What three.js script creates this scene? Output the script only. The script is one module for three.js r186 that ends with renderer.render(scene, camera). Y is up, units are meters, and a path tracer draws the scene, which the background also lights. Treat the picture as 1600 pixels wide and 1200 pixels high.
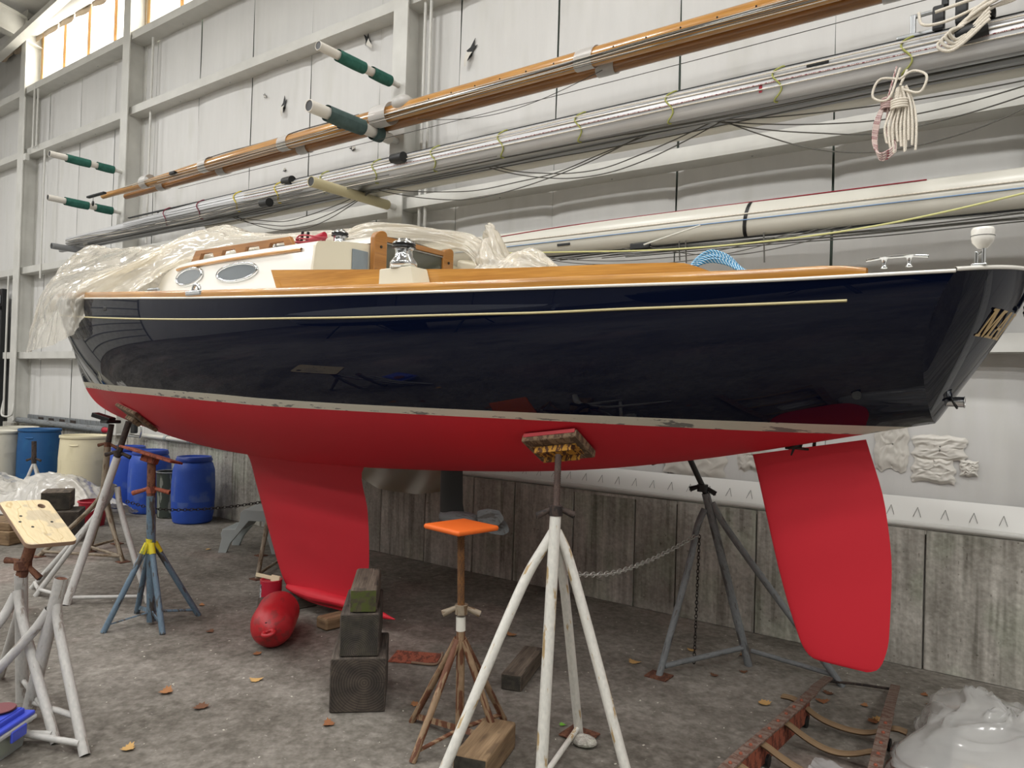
import * as THREE from 'three';
import { RoundedBoxGeometry } from 'three/addons/geometries/RoundedBoxGeometry.js';
import { mergeGeometries } from 'three/addons/utils/BufferGeometryUtils.js';
import { RectAreaLightUniformsLib } from 'three/addons/lights/RectAreaLightUniformsLib.js';
import { FontLoader } from 'three/addons/loaders/FontLoader.js';
import { TextGeometry } from 'three/addons/geometries/TextGeometry.js';

// ---------------------------------------------------------------- camera, light, exposure
const scene = new THREE.Scene();
scene.background = new THREE.Color(0.02, 0.02, 0.02);
const camera = new THREE.PerspectiveCamera(55.1, 4 / 3, 0.05, 80);
camera.position.set(0, 1.7, 0);
camera.up.set(-0.0176, 0.99949, 0.02678);
camera.lookAt(-0.58844, 1.7113, -0.80846);
const renderer = new THREE.WebGLRenderer({ antialias: true });
renderer.toneMapping = THREE.LinearToneMapping;
renderer.toneMappingExposure = 1.66;
renderer.shadowMap.enabled = true;
RectAreaLightUniformsLib.init();
const LAMP = 30;                       // luminance of the ceiling lamps
const LAMPCOL = new THREE.Color(1.0, 0.99, 0.97);
const LAMPS = []; for (const z of [-1.6, 1.6, 4.8, 8.0]) for (const x of [-15, -10, -5, 0, 5]) LAMPS.push([x, z]);
const WINDOW_GLOW = 2.6;

// ---------------------------------------------------------------- helpers
let seed = 20231;
const rnd = () => { seed = (seed + 0x6D2B79F5) | 0; let t = Math.imul(seed ^ (seed >>> 15), 1 | seed); t = (t + Math.imul(t ^ (t >>> 7), 61 | t)) ^ t; return ((t ^ (t >>> 14)) >>> 0) / 4294967296; };
const rr = (a, b) => a + (b - a) * rnd();
const V = (x, y, z) => new THREE.Vector3(x, y, z);
const A = (p) => (p.isVector3 ? p : V(p[0], p[1], p[2]));
const used = {};
function numbered(n) { if (!(n in used)) { used[n] = 0; return n; } used[n]++; return n + '_' + String(used[n]).padStart(3, '0'); }
function sh(m) { m.castShadow = true; m.receiveShadow = true; return m; }
function part(name, geo, mat, parent, label) { const m = sh(new THREE.Mesh(geo, mat)); m.name = name; if (label) m.userData.label = label; parent.add(m); return m; }
function thing(name, label, category, pos = [0, 0, 0], group) {
  const o = new THREE.Group(); o.name = numbered(name); o.position.set(...pos); o.userData = { label, category }; if (group) o.userData.group = group; scene.add(o); return o;
}
function solo(name, geo, mat, label, category, group) {
  const m = sh(new THREE.Mesh(geo, mat)); m.name = numbered(name); m.userData = { label, category }; if (group) m.userData.group = group; scene.add(m); return m;
}
function struct(name, label) { const g = new THREE.Group(); g.name = name; g.userData = { kind: 'structure', label, category: 'building' }; delete g.userData.category; scene.add(g); return g; }

// lattice noise, tileable with period per
const LAT = new Float32Array(65536); { let s = 977; for (let i = 0; i < 65536; i++) { s = (Math.imul(s, 1664525) + 1013904223) >>> 0; LAT[i] = (s >>> 8) / 16777216; } }
function vn(x, y, px, py) {
  const xi = Math.floor(x), yi = Math.floor(y), fx = x - xi, fy = y - yi;
  const x0 = ((xi % px) + px) % px, x1 = (x0 + 1) % px, y0 = ((yi % py) + py) % py, y1 = (y0 + 1) % py;
  const u = fx * fx * (3 - 2 * fx), v = fy * fy * (3 - 2 * fy);
  const h = (a, b) => LAT[(a * 131 + b * 977 + px * 17) & 65535];
  return (h(x0, y0) * (1 - u) + h(x1, y0) * u) * (1 - v) + (h(x0, y1) * (1 - u) + h(x1, y1) * u) * v;
}
function fbm(u, v, px, py, oct = 5, g = 0.5) { let s = 0, a = 1, n = 0; for (let i = 0; i < oct; i++) { s += a * vn(u * px, v * py, px, py); n += a; a *= g; px *= 2; py *= 2; u += 0.37; v += 0.19; u -= Math.floor(u); v -= Math.floor(v); } return s / n; }
const mix = (a, b, t) => a + (b - a) * t, cl = (x, a = 0, b = 1) => Math.min(b, Math.max(a, x)), ss = (a, b, x) => { const t = cl((x - a) / (b - a)); return t * t * (3 - 2 * t); };
const mixc = (a, b, t) => [mix(a[0], b[0], t), mix(a[1], b[1], t), mix(a[2], b[2], t)];
function tex(w, h, fn, sx = 1, sy = sx, srgb = true) {          // sx, sy: metres covered by one repeat
  const d = new Uint8Array(w * h * 4);
  for (let j = 0; j < h; j++) for (let i = 0; i < w; i++) { const c = fn((i + 0.5) / w, (j + 0.5) / h); const k = (j * w + i) * 4; d[k] = cl(c[0], 0, 255); d[k + 1] = cl(c[1], 0, 255); d[k + 2] = cl(c[2], 0, 255); d[k + 3] = 255; }
  const t = new THREE.DataTexture(d, w, h); t.wrapS = t.wrapT = THREE.RepeatWrapping; t.magFilter = THREE.LinearFilter; t.minFilter = THREE.LinearMipmapLinearFilter; t.generateMipmaps = true;
  t.repeat.set(1 / sx, 1 / sy); if (srgb) t.colorSpace = THREE.SRGBColorSpace; t.needsUpdate = true; return t;
}
function bumpOf(w, h, fn, sx, sy) { return tex(w, h, (u, v) => { const g = 255 * fn(u, v); return [g, g, g]; }, sx, sy, false); }
const STD = (o) => new THREE.MeshStandardMaterial(o), PHY = (o) => new THREE.MeshPhysicalMaterial(o);
const lin = (r, g, b) => new THREE.Color().setRGB(r, g, b);

// geometry helpers
function boxUV(g, long = 'x') {                                  // uv in metres, u along the long axis
  if (g.index) g = g.toNonIndexed();
  const p = g.attributes.position, n = g.attributes.normal, uv = new Float32Array(p.count * 2);
  for (let i = 0; i < p.count; i++) {
    const x = p.getX(i), y = p.getY(i), z = p.getZ(i), ax = Math.abs(n.getX(i)), ay = Math.abs(n.getY(i)), az = Math.abs(n.getZ(i));
    let a, b; if (ax >= ay && ax >= az) { a = z; b = y; } else if (ay >= az) { a = x; b = z; } else { a = x; b = y; }
    if (long === 'z' && ay >= az && ay >= ax) { a = z; b = x; } if (long === 'y') { if (ax >= ay && ax >= az) { a = y; b = z; } else if (az > ay) { a = y; b = x; } }
    uv[i * 2] = a; uv[i * 2 + 1] = b;
  }
  g.setAttribute('uv', new THREE.BufferAttribute(uv, 2)); return g;
}
function rbox(w, h, d, r = 0.006, long = 'x') { return boxUV(new RoundedBoxGeometry(w, h, d, 2, Math.min(r, w / 2.1, h / 2.1, d / 2.1)), long); }
function box(w, h, d, long = 'x') { return boxUV(new THREE.BoxGeometry(w, h, d), long); }
function orient(g, a, b) { const d = V().subVectors(b, a); g.applyQuaternion(new THREE.Quaternion().setFromUnitVectors(V(0, 1, 0), d.clone().normalize())); g.translate((a.x + b.x) / 2, (a.y + b.y) / 2, (a.z + b.z) / 2); return g; }
function scaleUV(g, a, b) { const u = g.attributes.uv; for (let i = 0; i < u.count; i++) u.setXY(i, u.getX(i) * a, u.getY(i) * b); return g; }
function rod(a, b, r, r2 = r, seg = 14, open = false) { a = A(a); b = A(b); const L = a.distanceTo(b); const g = new THREE.CylinderGeometry(r2, r, L, seg, 1, open); scaleUV(g, 2 * Math.PI * r, L); return orient(g, a, b); }
function pipe(pts, r, n = 40, seg = 10, closed = false) { const c = new THREE.CatmullRomCurve3(pts.map(A), closed, 'centripetal'); const g = new THREE.TubeGeometry(c, n, r, seg, closed); return scaleUV(g, c.getLength(), 2 * Math.PI * r); }
function pipeL(pts, r, n, seg) { const g = pipe(pts, r, n, seg), u = g.attributes.uv; for (let i = 0; i < u.count; i++) u.setXY(i, u.getY(i), u.getX(i)); return g; }
function lathe(pts, seg = 32) { const g = new THREE.LatheGeometry(pts.map((p) => new THREE.Vector2(p[0], p[1])), seg); scaleUV(g, 1.5, 1); return g; }
function merge(list) { return mergeGeometries(list.map((g) => { const h = g.index ? g.toNonIndexed() : g; for (const k of Object.keys(h.attributes)) if (!['position', 'normal', 'uv'].includes(k)) h.deleteAttribute(k); return h; })); }
function grid(nu, nv, fn, uvs = 1, closeU = false) {              // fn(u, v) -> [x, y, z]
  const pos = [], uv = [], idx = [];
  for (let j = 0; j <= nv; j++) for (let i = 0; i <= nu; i++) { const p = fn(i / nu, j / nv); pos.push(p[0], p[1], p[2]); if (p.length > 3) uv.push(p[3], p[4]); else uv.push(i / nu * uvs, j / nv * uvs); }
  for (let j = 0; j < nv; j++) for (let i = 0; i < nu; i++) { const a = j * (nu + 1) + i, b = a + 1, c = a + nu + 1, d = c + 1; idx.push(a, b, d, a, d, c); }
  const g = new THREE.BufferGeometry(); g.setAttribute('position', new THREE.Float32BufferAttribute(pos, 3)); g.setAttribute('uv', new THREE.Float32BufferAttribute(uv, 2)); g.setIndex(idx); g.computeVertexNormals(); return g;
}
function pch(xs, ys) {
  if (xs[0] > xs[xs.length - 1]) { xs = xs.slice().reverse(); ys = ys.slice().reverse(); }
  const n = xs.length, h = [], d = [], m = new Array(n).fill(0);
  for (let i = 0; i < n - 1; i++) { h.push(xs[i + 1] - xs[i]); d.push((ys[i + 1] - ys[i]) / h[i]); }
  for (let i = 1; i < n - 1; i++) if (d[i - 1] * d[i] > 0) { const a = 2 * h[i] + h[i - 1], b = h[i] + 2 * h[i - 1]; m[i] = (a + b) / (a / d[i - 1] + b / d[i]); }
  m[0] = d[0]; m[n - 1] = d[n - 2];
  return (x) => { x = cl(x, xs[0], xs[n - 1]); let i = 0; while (i < n - 2 && x > xs[i + 1]) i++; const t = (x - xs[i]) / h[i]; return ys[i] * (1 + 2 * t) * (1 - t) ** 2 + ys[i + 1] * t * t * (3 - 2 * t) + h[i] * (m[i] * t * (1 - t) ** 2 - m[i + 1] * t * t * (1 - t)); };
}

// ---------------------------------------------------------------- materials
const N4 = (u, v, p, q = p, o = 5, g = 0.5) => fbm(u, v, p, q, o, g);
const floorFn = (u, v) => {
  const big = N4(u, v, 5, 5, 4), mid = N4(u, v, 24, 24, 4, 0.6), fine = N4(u, v, 200, 200, 3, 0.7);
  let g = 116 + 22 * (big - 0.5) * 2 + 20 * (mid - 0.5) * 2 + 30 * (fine - 0.5) * 2;
  const st = ss(0.6, 0.75, N4((u + 0.31) % 1, (v + 0.57) % 1, 9, 9, 4, 0.55)); g -= 20 * st;
  const sw = N4(u, v, 6, 40, 3); g += 16 * (sw - 0.5);
  const speck = vn(u * 500, v * 500, 500, 500) > 0.965 ? 55 : 0; g += speck;
  const red = ss(0.66, 0.78, N4((u + 0.7) % 1, (v + 0.2) % 1, 7, 7, 3)) * 6;
  return [g + 3 + red, g - 2, g - 10];
};
const M = {};
M.floor = STD({ map: tex(2048, 2048, floorFn, 7), roughness: 0.82, bumpMap: bumpOf(1024, 1024, (u, v) => 0.6 * N4(u, v, 40, 40, 4, 0.6) + 0.4 * N4(u, v, 256, 256, 2), 3.5), bumpScale: 0.006 });
const concFn = (u, v) => {
  const streak = N4(u, v, 60, 4, 4, 0.6), blot = N4(u, v, 6, 6, 5, 0.55), fine = N4(u, v, 120, 120, 3, 0.6);
  let g = 170 + 66 * (streak - 0.5) + 70 * (blot - 0.5) + 40 * (fine - 0.5);
  const hole = vn(u * 110, v * 70, 110, 70) > 0.955 ? 1 : 0; g -= hole * 38;
  const run = ss(0.62, 0.72, N4((u + 0.4) % 1, v, 34, 2, 3, 0.6)); g -= 26 * run;
  const green = ss(0.55, 0.75, N4(u, (v + 0.3) % 1, 8, 5, 3)) * 5;
  return [g + 3 - green, g - 1, g - 10 - green];
};
M.conc = STD({ map: tex(1024, 1024, concFn, 2.4), roughness: 0.92, bumpMap: bumpOf(512, 512, (u, v) => 0.5 * N4(u, v, 70, 12, 4, 0.6) + 0.5 * N4(u, v, 60, 60, 3), 2.4), bumpScale: 0.012 });
const vinFn = (u, v) => { const g = 216 + 10 * (N4(u, v, 4, 4, 4) - 0.5) + 8 * (N4(u, v, 50, 6, 4) - 0.5); const s = ss(0.62, 0.8, N4((u + 0.2) % 1, v, 14, 3, 4)) * 7; return [g - s, g - 1 - s, g - 4 - s * 1.3]; };
M.vinyl = STD({ map: tex(512, 512, vinFn, 4), roughness: 0.5, bumpMap: bumpOf(512, 512, (u, v) => N4(u, v, 40, 5, 4, 0.6), 4), bumpScale: 0.006 });
M.steelW = STD({ map: tex(256, 256, (u, v) => { const g = 206 + 20 * (N4(u, v, 6, 6, 4) - 0.5); return [g, g - 1, g - 7]; }, 1), roughness: 0.45 });
M.dark = STD({ color: 0x1b1d1e, roughness: 0.6 });
M.seam = STD({ color: 0x7c8a80, roughness: 0.8 });
M.black = STD({ color: 0x121314, roughness: 0.45 });
M.navy = PHY({ color: lin(0.0022, 0.0042, 0.015), roughness: 0.5, specularIntensity: 0, clearcoat: 0.6, clearcoatRoughness: 0.01 });
M.red = STD({ color: lin(0.6, 0.013, 0.029), roughness: 0.62 });
M.boot = STD({ map: tex(2048, 64, (u, v) => {                                // white stripe with flaked patches; v runs across the stripe
  const n = N4(u, v, 150, 4, 4, 0.6), z = N4(u, 0.3, 40, 1, 3), lo = ss(0.75, 0.1, v); const ch = (n + 0.22 * lo + 0.45 * (z - 0.55)) > 0.78 ? 1 : 0;
  const c = mixc([214, 211, 196], [128, 128, 124], ch); const g = 8 * (N4(u, v, 60, 2, 3) - 0.5); return [c[0] + g, c[1] + g, c[2] + g];
}, 9, 1), roughness: 0.5 });
const teakFn = (a, b) => (u, v) => { const w = N4(u, v, 4, 14, 4), f = N4(u, v, 8, 160, 3, 0.7); const t = cl(0.5 + 0.9 * (w - 0.5) + 0.9 * (f - 0.5)); return mixc(a, b, t); };
M.teak = PHY({ map: tex(512, 512, teakFn([158, 104, 36], [208, 152, 70]), 1.2, 0.5), roughness: 0.35, clearcoat: 0.8, clearcoatRoughness: 0.12 });
M.teakD = PHY({ map: tex(512, 512, teakFn([124, 78, 28], [178, 120, 52]), 1.6, 0.5), roughness: 0.35, clearcoat: 0.9, clearcoatRoughness: 0.1 });
M.gel = PHY({ color: 0xe9e6de, roughness: 0.3, clearcoat: 0.6, clearcoatRoughness: 0.1 });
M.cream = PHY({ color: 0xd9d2bd, roughness: 0.4, clearcoat: 0.4, clearcoatRoughness: 0.15 });
M.gold = STD({ color: 0xc9bd8e, roughness: 0.4 });
M.chrome = STD({ color: 0xd5d7d9, metalness: 1, roughness: 0.12 });
M.steel = STD({ color: 0xa9abac, metalness: 1, roughness: 0.3 });
M.portglass = PHY({ color: 0x5c646a, roughness: 0.15, clearcoat: 1, clearcoatRoughness: 0.03 });
M.smoke = PHY({ color: 0x3d4038, roughness: 0.12, clearcoat: 1 });
M.alu = STD({ map: tex(256, 256, (u, v) => { const g = 192 + 22 * (N4(u, v, 3, 60, 4) - 0.5); return [g, g, g + 1]; }, 2, 0.3), metalness: 0.35, roughness: 0.38 });
M.aluD = STD({ color: 0x8c8e90, metalness: 0.5, roughness: 0.45 });
M.whiteP = STD({ color: 0xd9d7cd, roughness: 0.35 });
M.pvc = STD({ color: 0xd6d1c8, roughness: 0.4 });
M.pvcY = STD({ color: 0xbdb390, roughness: 0.5 });
M.green = STD({ map: tex(256, 256, (u, v) => { const g = 34 * (N4(u, v, 8, 8, 5) - 0.5); return [44 + g, 96 + g, 84 + g]; }, 0.3), roughness: 0.95 });
M.greenD = STD({ map: tex(256, 256, (u, v) => { const g = 30 * (N4(u, v, 8, 8, 5) - 0.5); return [70 + g, 88 + g, 86 + g]; }, 0.3), roughness: 0.95 });
M.wrap = PHY({ color: 0xdad8d4, roughness: 0.35, transmission: 0.35, thickness: 0 });
M.wire = STD({ color: 0x6b6b66, metalness: 0.6, roughness: 0.45 });
M.wireD = STD({ color: 0x5a5852, roughness: 0.7 });
M.rope = STD({ map: tex(128, 128, (u, v) => { const g = 214 + 40 * (vn(u * 32 + v * 8, v * 8, 32, 8) - 0.5); return [g, g - 8, g - 22]; }, 0.05), roughness: 0.9 });
M.ropeY = STD({ color: 0xc9c68a, roughness: 0.9 });
M.ropeG = STD({ color: 0x9ea05a, roughness: 0.9 });
M.ropeR = STD({ map: tex(128, 128, (u, v) => { const t = vn(u * 24 + v * 6, v * 8, 24, 8) > 0.6; return t ? [120, 50, 60] : [206, 188, 182]; }, 0.08), roughness: 0.9 });
M.ropeB = STD({ map: tex(128, 128, (u, v) => { const t = (u * 16 + v * 2) % 1 > 0.62; return t ? [206, 220, 226] : [54, 132, 178]; }, 0.24, 0.03), roughness: 0.9 });
M.pinkline = STD({ color: 0xa8474e, roughness: 0.85 });
M.redline = STD({ color: 0x8e2330, roughness: 0.8 });
M.blueline = STD({ color: 0x7fa0c8, roughness: 0.8 });
M.maroon = STD({ color: 0x741f35, roughness: 0.8 });
M.yellow = STD({ color: 0xcdb93a, roughness: 0.8 });
const plastic = (tr, col = 0xece8e0, ro = 0.26) => PHY({ color: col, roughness: ro, transmission: tr, thickness: 0, clearcoat: 0.6, clearcoatRoughness: 0.12, ior: 1.45 });
M.sheet = plastic(0.58, 0xf0ebe0, 0.16); M.heap = plastic(0.4, 0xeeeae2, 0.2); M.bag = plastic(0.62, 0xf2f2f0, 0.14); M.drape = plastic(0.6, 0xb8a890, 0.3);
const rustFn = (paint, rust, th, p = 16, q = 7) => (u, v) => { const n = N4(u, v, p, q, 5, 0.62), f = N4(u, v, 40, 40, 3) - 0.5; const t = ss(th - 0.03, th + 0.03, n); const c = mixc(paint, rust, t); return [c[0] + 26 * f, c[1] + 24 * f, c[2] + 22 * f]; };
const rustMat = (paint, rust, th, o = {}) => STD({ map: tex(256, 256, rustFn(paint, rust, th), 0.35, 0.7), roughness: 0.6, ...o });
M.stWhite = rustMat([210, 208, 200], [176, 152, 112], 0.67);
M.stSilver = rustMat([180, 178, 174], [142, 134, 126], 0.67);
M.stGrey = rustMat([122, 126, 128], [96, 94, 92], 0.6);
M.stBrown = rustMat([140, 128, 110], [104, 84, 62], 0.53);
M.stRust = rustMat([140, 116, 90], [100, 62, 42], 0.44);
M.stBlue = rustMat([92, 112, 128], [70, 66, 62], 0.58);
M.stYellow = rustMat([206, 190, 40], [120, 130, 60], 0.66);
M.rust = STD({ map: tex(256, 256, rustFn([112, 74, 54], [86, 52, 38], 0.5), 0.3), roughness: 0.85 });
M.rustO = STD({ map: tex(256, 256, rustFn([150, 82, 60], [104, 54, 40], 0.55), 0.3), roughness: 0.8 });
M.rustD = STD({ map: tex(256, 256, rustFn([62, 50, 44], [38, 32, 30], 0.5), 0.3), roughness: 0.8 });
M.screw = STD({ map: tex(64, 64, rustFn([120, 82, 44], [82, 56, 36], 0.5), 0.3), roughness: 0.8 });
M.screwD = STD({ map: tex(64, 64, rustFn([82, 66, 58], [58, 44, 40], 0.5), 0.3), roughness: 0.8 });
const woodFn = (a, b, c) => (u, v) => { const w = N4(u, v, 3, 26, 4, 0.6), f = N4(u, v, 6, 120, 3, 0.7); let t = cl(0.5 + 1.1 * (w - 0.5) + 0.9 * (f - 0.5)); let q = mixc(a, b, t); const d = ss(0.6, 0.72, N4((u + 0.4) % 1, v, 4, 5, 4)); return mixc(q, c, 0.6 * d); };
M.timber = STD({ map: tex(512, 512, woodFn([78, 68, 58], [128, 116, 102], [52, 46, 40]), 0.7, 0.4), roughness: 0.92, bumpMap: bumpOf(256, 256, (u, v) => N4(u, v, 4, 60, 4, 0.6), 0.7, 0.4), bumpScale: 0.005 });
M.timberD = STD({ map: tex(512, 512, woodFn([64, 58, 52], [104, 94, 84], [46, 42, 38]), 0.7, 0.4), roughness: 0.92, bumpMap: bumpOf(256, 256, (u, v) => N4(u, v, 4, 60, 4, 0.6), 0.7, 0.4), bumpScale: 0.006 });
M.timberB = STD({ map: tex(512, 512, woodFn([108, 86, 62], [150, 126, 96], [84, 66, 48]), 0.7, 0.4), roughness: 0.9 });
const endFn = (cx, cy, a, b, moss) => (u, v) => { const dx = u - cx, dy = v - cy, r = Math.hypot(dx, dy) + 0.02 * (N4(u, v, 5, 5, 3) - 0.5); const ring = 0.5 + 0.5 * Math.sin(r * 130); const bl = N4(u, v, 5, 5, 4); let c = mixc(a, b, cl(ring * 0.45 + (bl - 0.3) * 0.9)); const ck = Math.abs(((Math.atan2(dy, dx) * 2.2) % 1)) < 0.02 && r > 0.2 ? 0.6 : 0; c = mixc(c, [26, 22, 20], ck); if (moss) c = mixc(c, [74, 84, 34], moss * ss(0.35, 0.65, N4(u, v, 6, 6, 4))); return c; };
M.endBig = STD({ map: tex(256, 256, endFn(0.62, 0.55, [44, 39, 35], [92, 82, 72], 0), 1), roughness: 0.95 });
M.endMid = STD({ map: tex(256, 256, endFn(0.4, 0.1, [40, 38, 35], [86, 78, 70], 0.06), 1), roughness: 0.95 });
M.endMoss = STD({ map: tex(256, 256, endFn(0.5, 1.1, [58, 54, 42], [92, 86, 62], 0.85), 1), roughness: 0.95 });
M.ply = STD({ map: tex(512, 512, (u, v) => { const n = N4(u, v, 3, 9, 3), l = Math.abs(((v * 9 + 2.2 * n) % 1) - 0.5) * 2; let c = mixc([214, 196, 158], [192, 168, 124], ss(0.82, 1, l)); const g = 20 * (N4(u, v, 10, 60, 3) - 0.5); const gr = ss(0.62, 0.7, N4((u + 0.5) % 1, v, 5, 5, 4)); c = mixc(c, [178, 166, 146], 0.6 * gr); return [c[0] + g, c[1] + g, c[2] + g]; }, 0.5), roughness: 0.75 });
M.plyEdge = STD({ color: 0x8d7460, roughness: 0.9 });
M.orange = STD({ color: lin(0.72, 0.13, 0.012), roughness: 0.6 });
M.padOld = STD({ map: tex(256, 256, rustFn([132, 112, 88], [92, 74, 58], 0.5), 0.3), roughness: 0.9 });
M.rustY = STD({ map: tex(256, 256, rustFn([186, 136, 52], [84, 52, 32], 0.52), 0.2), roughness: 0.8 });
const drumFn = (c, d) => (u, v) => { const n = N4(u, v, 8, 8, 5), f = ss(0.58, 0.76, N4(u, (v + 0.3) % 1, 6, 6, 5)); const q = mixc(c, d, 0.55 * f); const g = 14 * (n - 0.5); return [q[0] + g, q[1] + g, q[2] + g]; };
M.blueDrum = STD({ map: tex(256, 256, drumFn([42, 82, 182], [112, 126, 180]), 0.8), roughness: 0.5 });
M.tealDrum = STD({ map: tex(256, 256, drumFn([22, 80, 132], [40, 96, 140]), 0.8), roughness: 0.5 });
M.whiteDrum = STD({ map: tex(256, 256, drumFn([204, 200, 186], [176, 172, 160]), 0.8), roughness: 0.5 });
M.creamDrum = STD({ map: tex(256, 256, drumFn([218, 208, 176], [196, 186, 152]), 0.8), roughness: 0.5 });
M.binGreen = STD({ map: tex(256, 256, (u, v) => { const t = ss(0.55, 0.62, N4(u, v, 6, 5, 4)); const q = mixc([58, 66, 58], [150, 152, 142], 0.8 * t); return q; }, 0.5), roughness: 0.6 });
M.fender = STD({ map: tex(256, 256, drumFn([178, 32, 40], [120, 52, 48]), 0.4), roughness: 0.45 });
M.redPlastic = STD({ color: 0xb01e34, roughness: 0.45 });
M.greyPlastic = STD({ color: 0xabb2b2, roughness: 0.6 });
M.leaf = [0xa07048, 0x8a5a38, 0xc09a60, 0x6d4a34].map((c) => STD({ color: c, roughness: 0.9, side: THREE.DoubleSide }));
M.railIron = STD({ map: tex(256, 256, rustFn([116, 100, 90], [98, 72, 60], 0.52), 0.3), roughness: 0.8 });
M.chain = STD({ color: 0xb4b4ae, metalness: 0.8, roughness: 0.45 });
M.chainD = STD({ color: 0x2c2826, metalness: 0.4, roughness: 0.7 });
console.log('materials');
// ---------------------------------------------------------------- the building
const WZ = -5.58, CZ = -5.42, XL = -18, XR = 9, ZF = 22;
{ // floor
  const g = struct('floor', 'worn dark concrete floor');
  const geo = new THREE.BoxGeometry(XR - XL + 1, 0.2, ZF + 7); const m = part('slab', boxUV(geo), M.floor, g); m.position.set((XL + XR) / 2, -0.1, (ZF - 5.8) / 2);
}
const COLS = [-16.95, -14.78, -11.08, -5.40, 0.28, 5.96];
const SEAMS = [-17.9, -16.75, -15.55, -14.35, -13.15, -11.95, -10.73, -9.57, -8.35, -7.17, -5.98, -4.835, -3.67, -2.476, -1.278, -0.085, 1.11, 2.3, 3.5, 4.7, 5.9, 7.1, 8.3, 8.95];
const wallB = struct('wall_back', 'white vinyl faced insulated wall with steel girts');
{
  part('backing', box(XR - XL, 6, 0.1), M.seam, wallB).position.set((XL + XR) / 2, 3.9, WZ - 0.1);
  for (let i = 0; i < SEAMS.length - 1; i++) {
    const x0 = SEAMS[i] + 0.005, x1 = SEAMS[i + 1] - 0.005, w = x1 - x0, ph = i * 1.7;
    const geo = grid(14, 40, (u, v) => {
      const y = 0.9 + v * 6.0, e = Math.min(u, 1 - u) * w;
      let z = -0.014 + 0.014 * ss(0, 0.03, e) + 0.012 * Math.sin(Math.PI * u) + 0.014 * (fbm((u * 0.3 + ph * 0.13) % 1, v * 0.97, 6, 8, 3) - 0.5);
      const x = x0 + u * w + 0.01 * Math.sin(v * 9 + ph) * (u < 0.5 ? 1 - 2 * u : 0);
      return [x, y, WZ + z, x, y];
    });
    part('panel', geo, M.vinyl, wallB);
  }
  for (const [yt, dep] of [[2.15, 0.2], [3.65, 0.2], [5.75, 0.2], [6.84, 0.24]]) for (let i = 0; i < COLS.length; i++) {
    const x0 = i ? COLS[i - 1] : XL, x1 = COLS[i];
    const s = new THREE.Shape(); s.moveTo(0, 0); s.lineTo(dep, 0); s.lineTo(dep, 0.115); s.lineTo(dep - 0.035, 0.115); s.lineTo(dep - 0.035, 0.107); s.lineTo(dep - 0.009, 0.107); s.lineTo(dep - 0.009, 0.009); s.lineTo(0, 0.009); s.closePath();
    const e = new THREE.ExtrudeGeometry(s, { depth: x1 - x0 - 0.01, bevelEnabled: false }); e.rotateY(-Math.PI / 2); e.computeBoundingBox();
    e.translate(x0 + 0.005 - e.boundingBox.min.x, yt - 0.115, WZ + 0.005 - e.boundingBox.min.z);
    part('girt', boxUV(e), M.steelW, wallB);
    const nb = Math.floor((x1 - x0) / 1.2); const bolts = [];
    for (let k = 1; k < nb; k++) bolts.push(new THREE.SphereGeometry(0.008, 6, 4).translate(x0 + k * 1.19, yt - 0.117, WZ + 0.08));
    if (bolts.length && yt > 3) part('girt_bolts', merge(bolts), M.steel, wallB).userData.kind = 'stuff';
  }
  for (const x of COLS) {
    const yb = 0.9, H = 8.2 - yb;
    const col = part('column', merge([box(0.2, H, 0.016, 'y').translate(0, yb + H / 2, -5.308), box(0.012, H, 0.26, 'y').translate(0, yb + H / 2, -5.44), box(0.2, H, 0.014, 'y').translate(0, yb + H / 2, -5.57)]), M.steelW, wallB);
    col.position.x = x;
    part('base_plate', rbox(0.26, 0.02, 0.12, 0.004), M.steelW, wallB).position.set(x, 0.91, -5.37);
  }
  // conduits by the far column
  for (const [x, y0, y1, z] of [[-14.55, 0.95, 6.6, -5.27], [-14.98, 1.0, 3.5, -5.27], [-13.9, 3.4, 5.6, -5.36], [-14.35, 5.7, 6.8, -5.34], [-14.2, 5.7, 6.7, -5.34], [-5.17, 0.95, 6.7, -5.42], [-5.09, 0.95, 6.7, -5.42], [-10.6, 3.7, 6.7, -5.45]]) part('conduit', rod([x, y0, z], [x, y1, z], 0.016), M.steelW, wallB);
  part('conduit', pipe([[-14.55, 1.25, -5.27], [-14.55, 1.05, -5.24], [-14.8, 1.02, -5.2], [-14.98, 1.1, -5.24], [-14.98, 1.3, -5.27]], 0.016, 24), M.steelW, wallB);
  part('junction_box', rbox(0.12, 0.12, 0.07, 0.01), M.steelW, wallB).position.set(-14.5, 5.55, -5.3);
  // eave insulation roll and the strut along the top
  part('eave_roll', rod([XL, 7.93, -5.42], [XR, 7.93, -5.42], 0.13, 0.13, 20), M.vinyl, wallB);
  part('eave_strut', orient(box(0.1, 5.2, 0.14, 'y'), V(-16.6, 7.32, -5.12), V(-11.6, 7.92, -5.12)), M.steelW, wallB);
  // drooping vinyl scallops above the glazing
  for (let x = -16.4; x < -6; x += 0.62) part('eave_flap', grid(6, 3, (u, v) => [x + u * 0.58, 7.86 - v * (0.1 + 0.05 * Math.sin(u * Math.PI)), -5.5 + 0.02 * Math.sin(u * 7 + x)]), STD({ color: 0xb9a893, roughness: 0.8, side: THREE.DoubleSide }), wallB);
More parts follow.
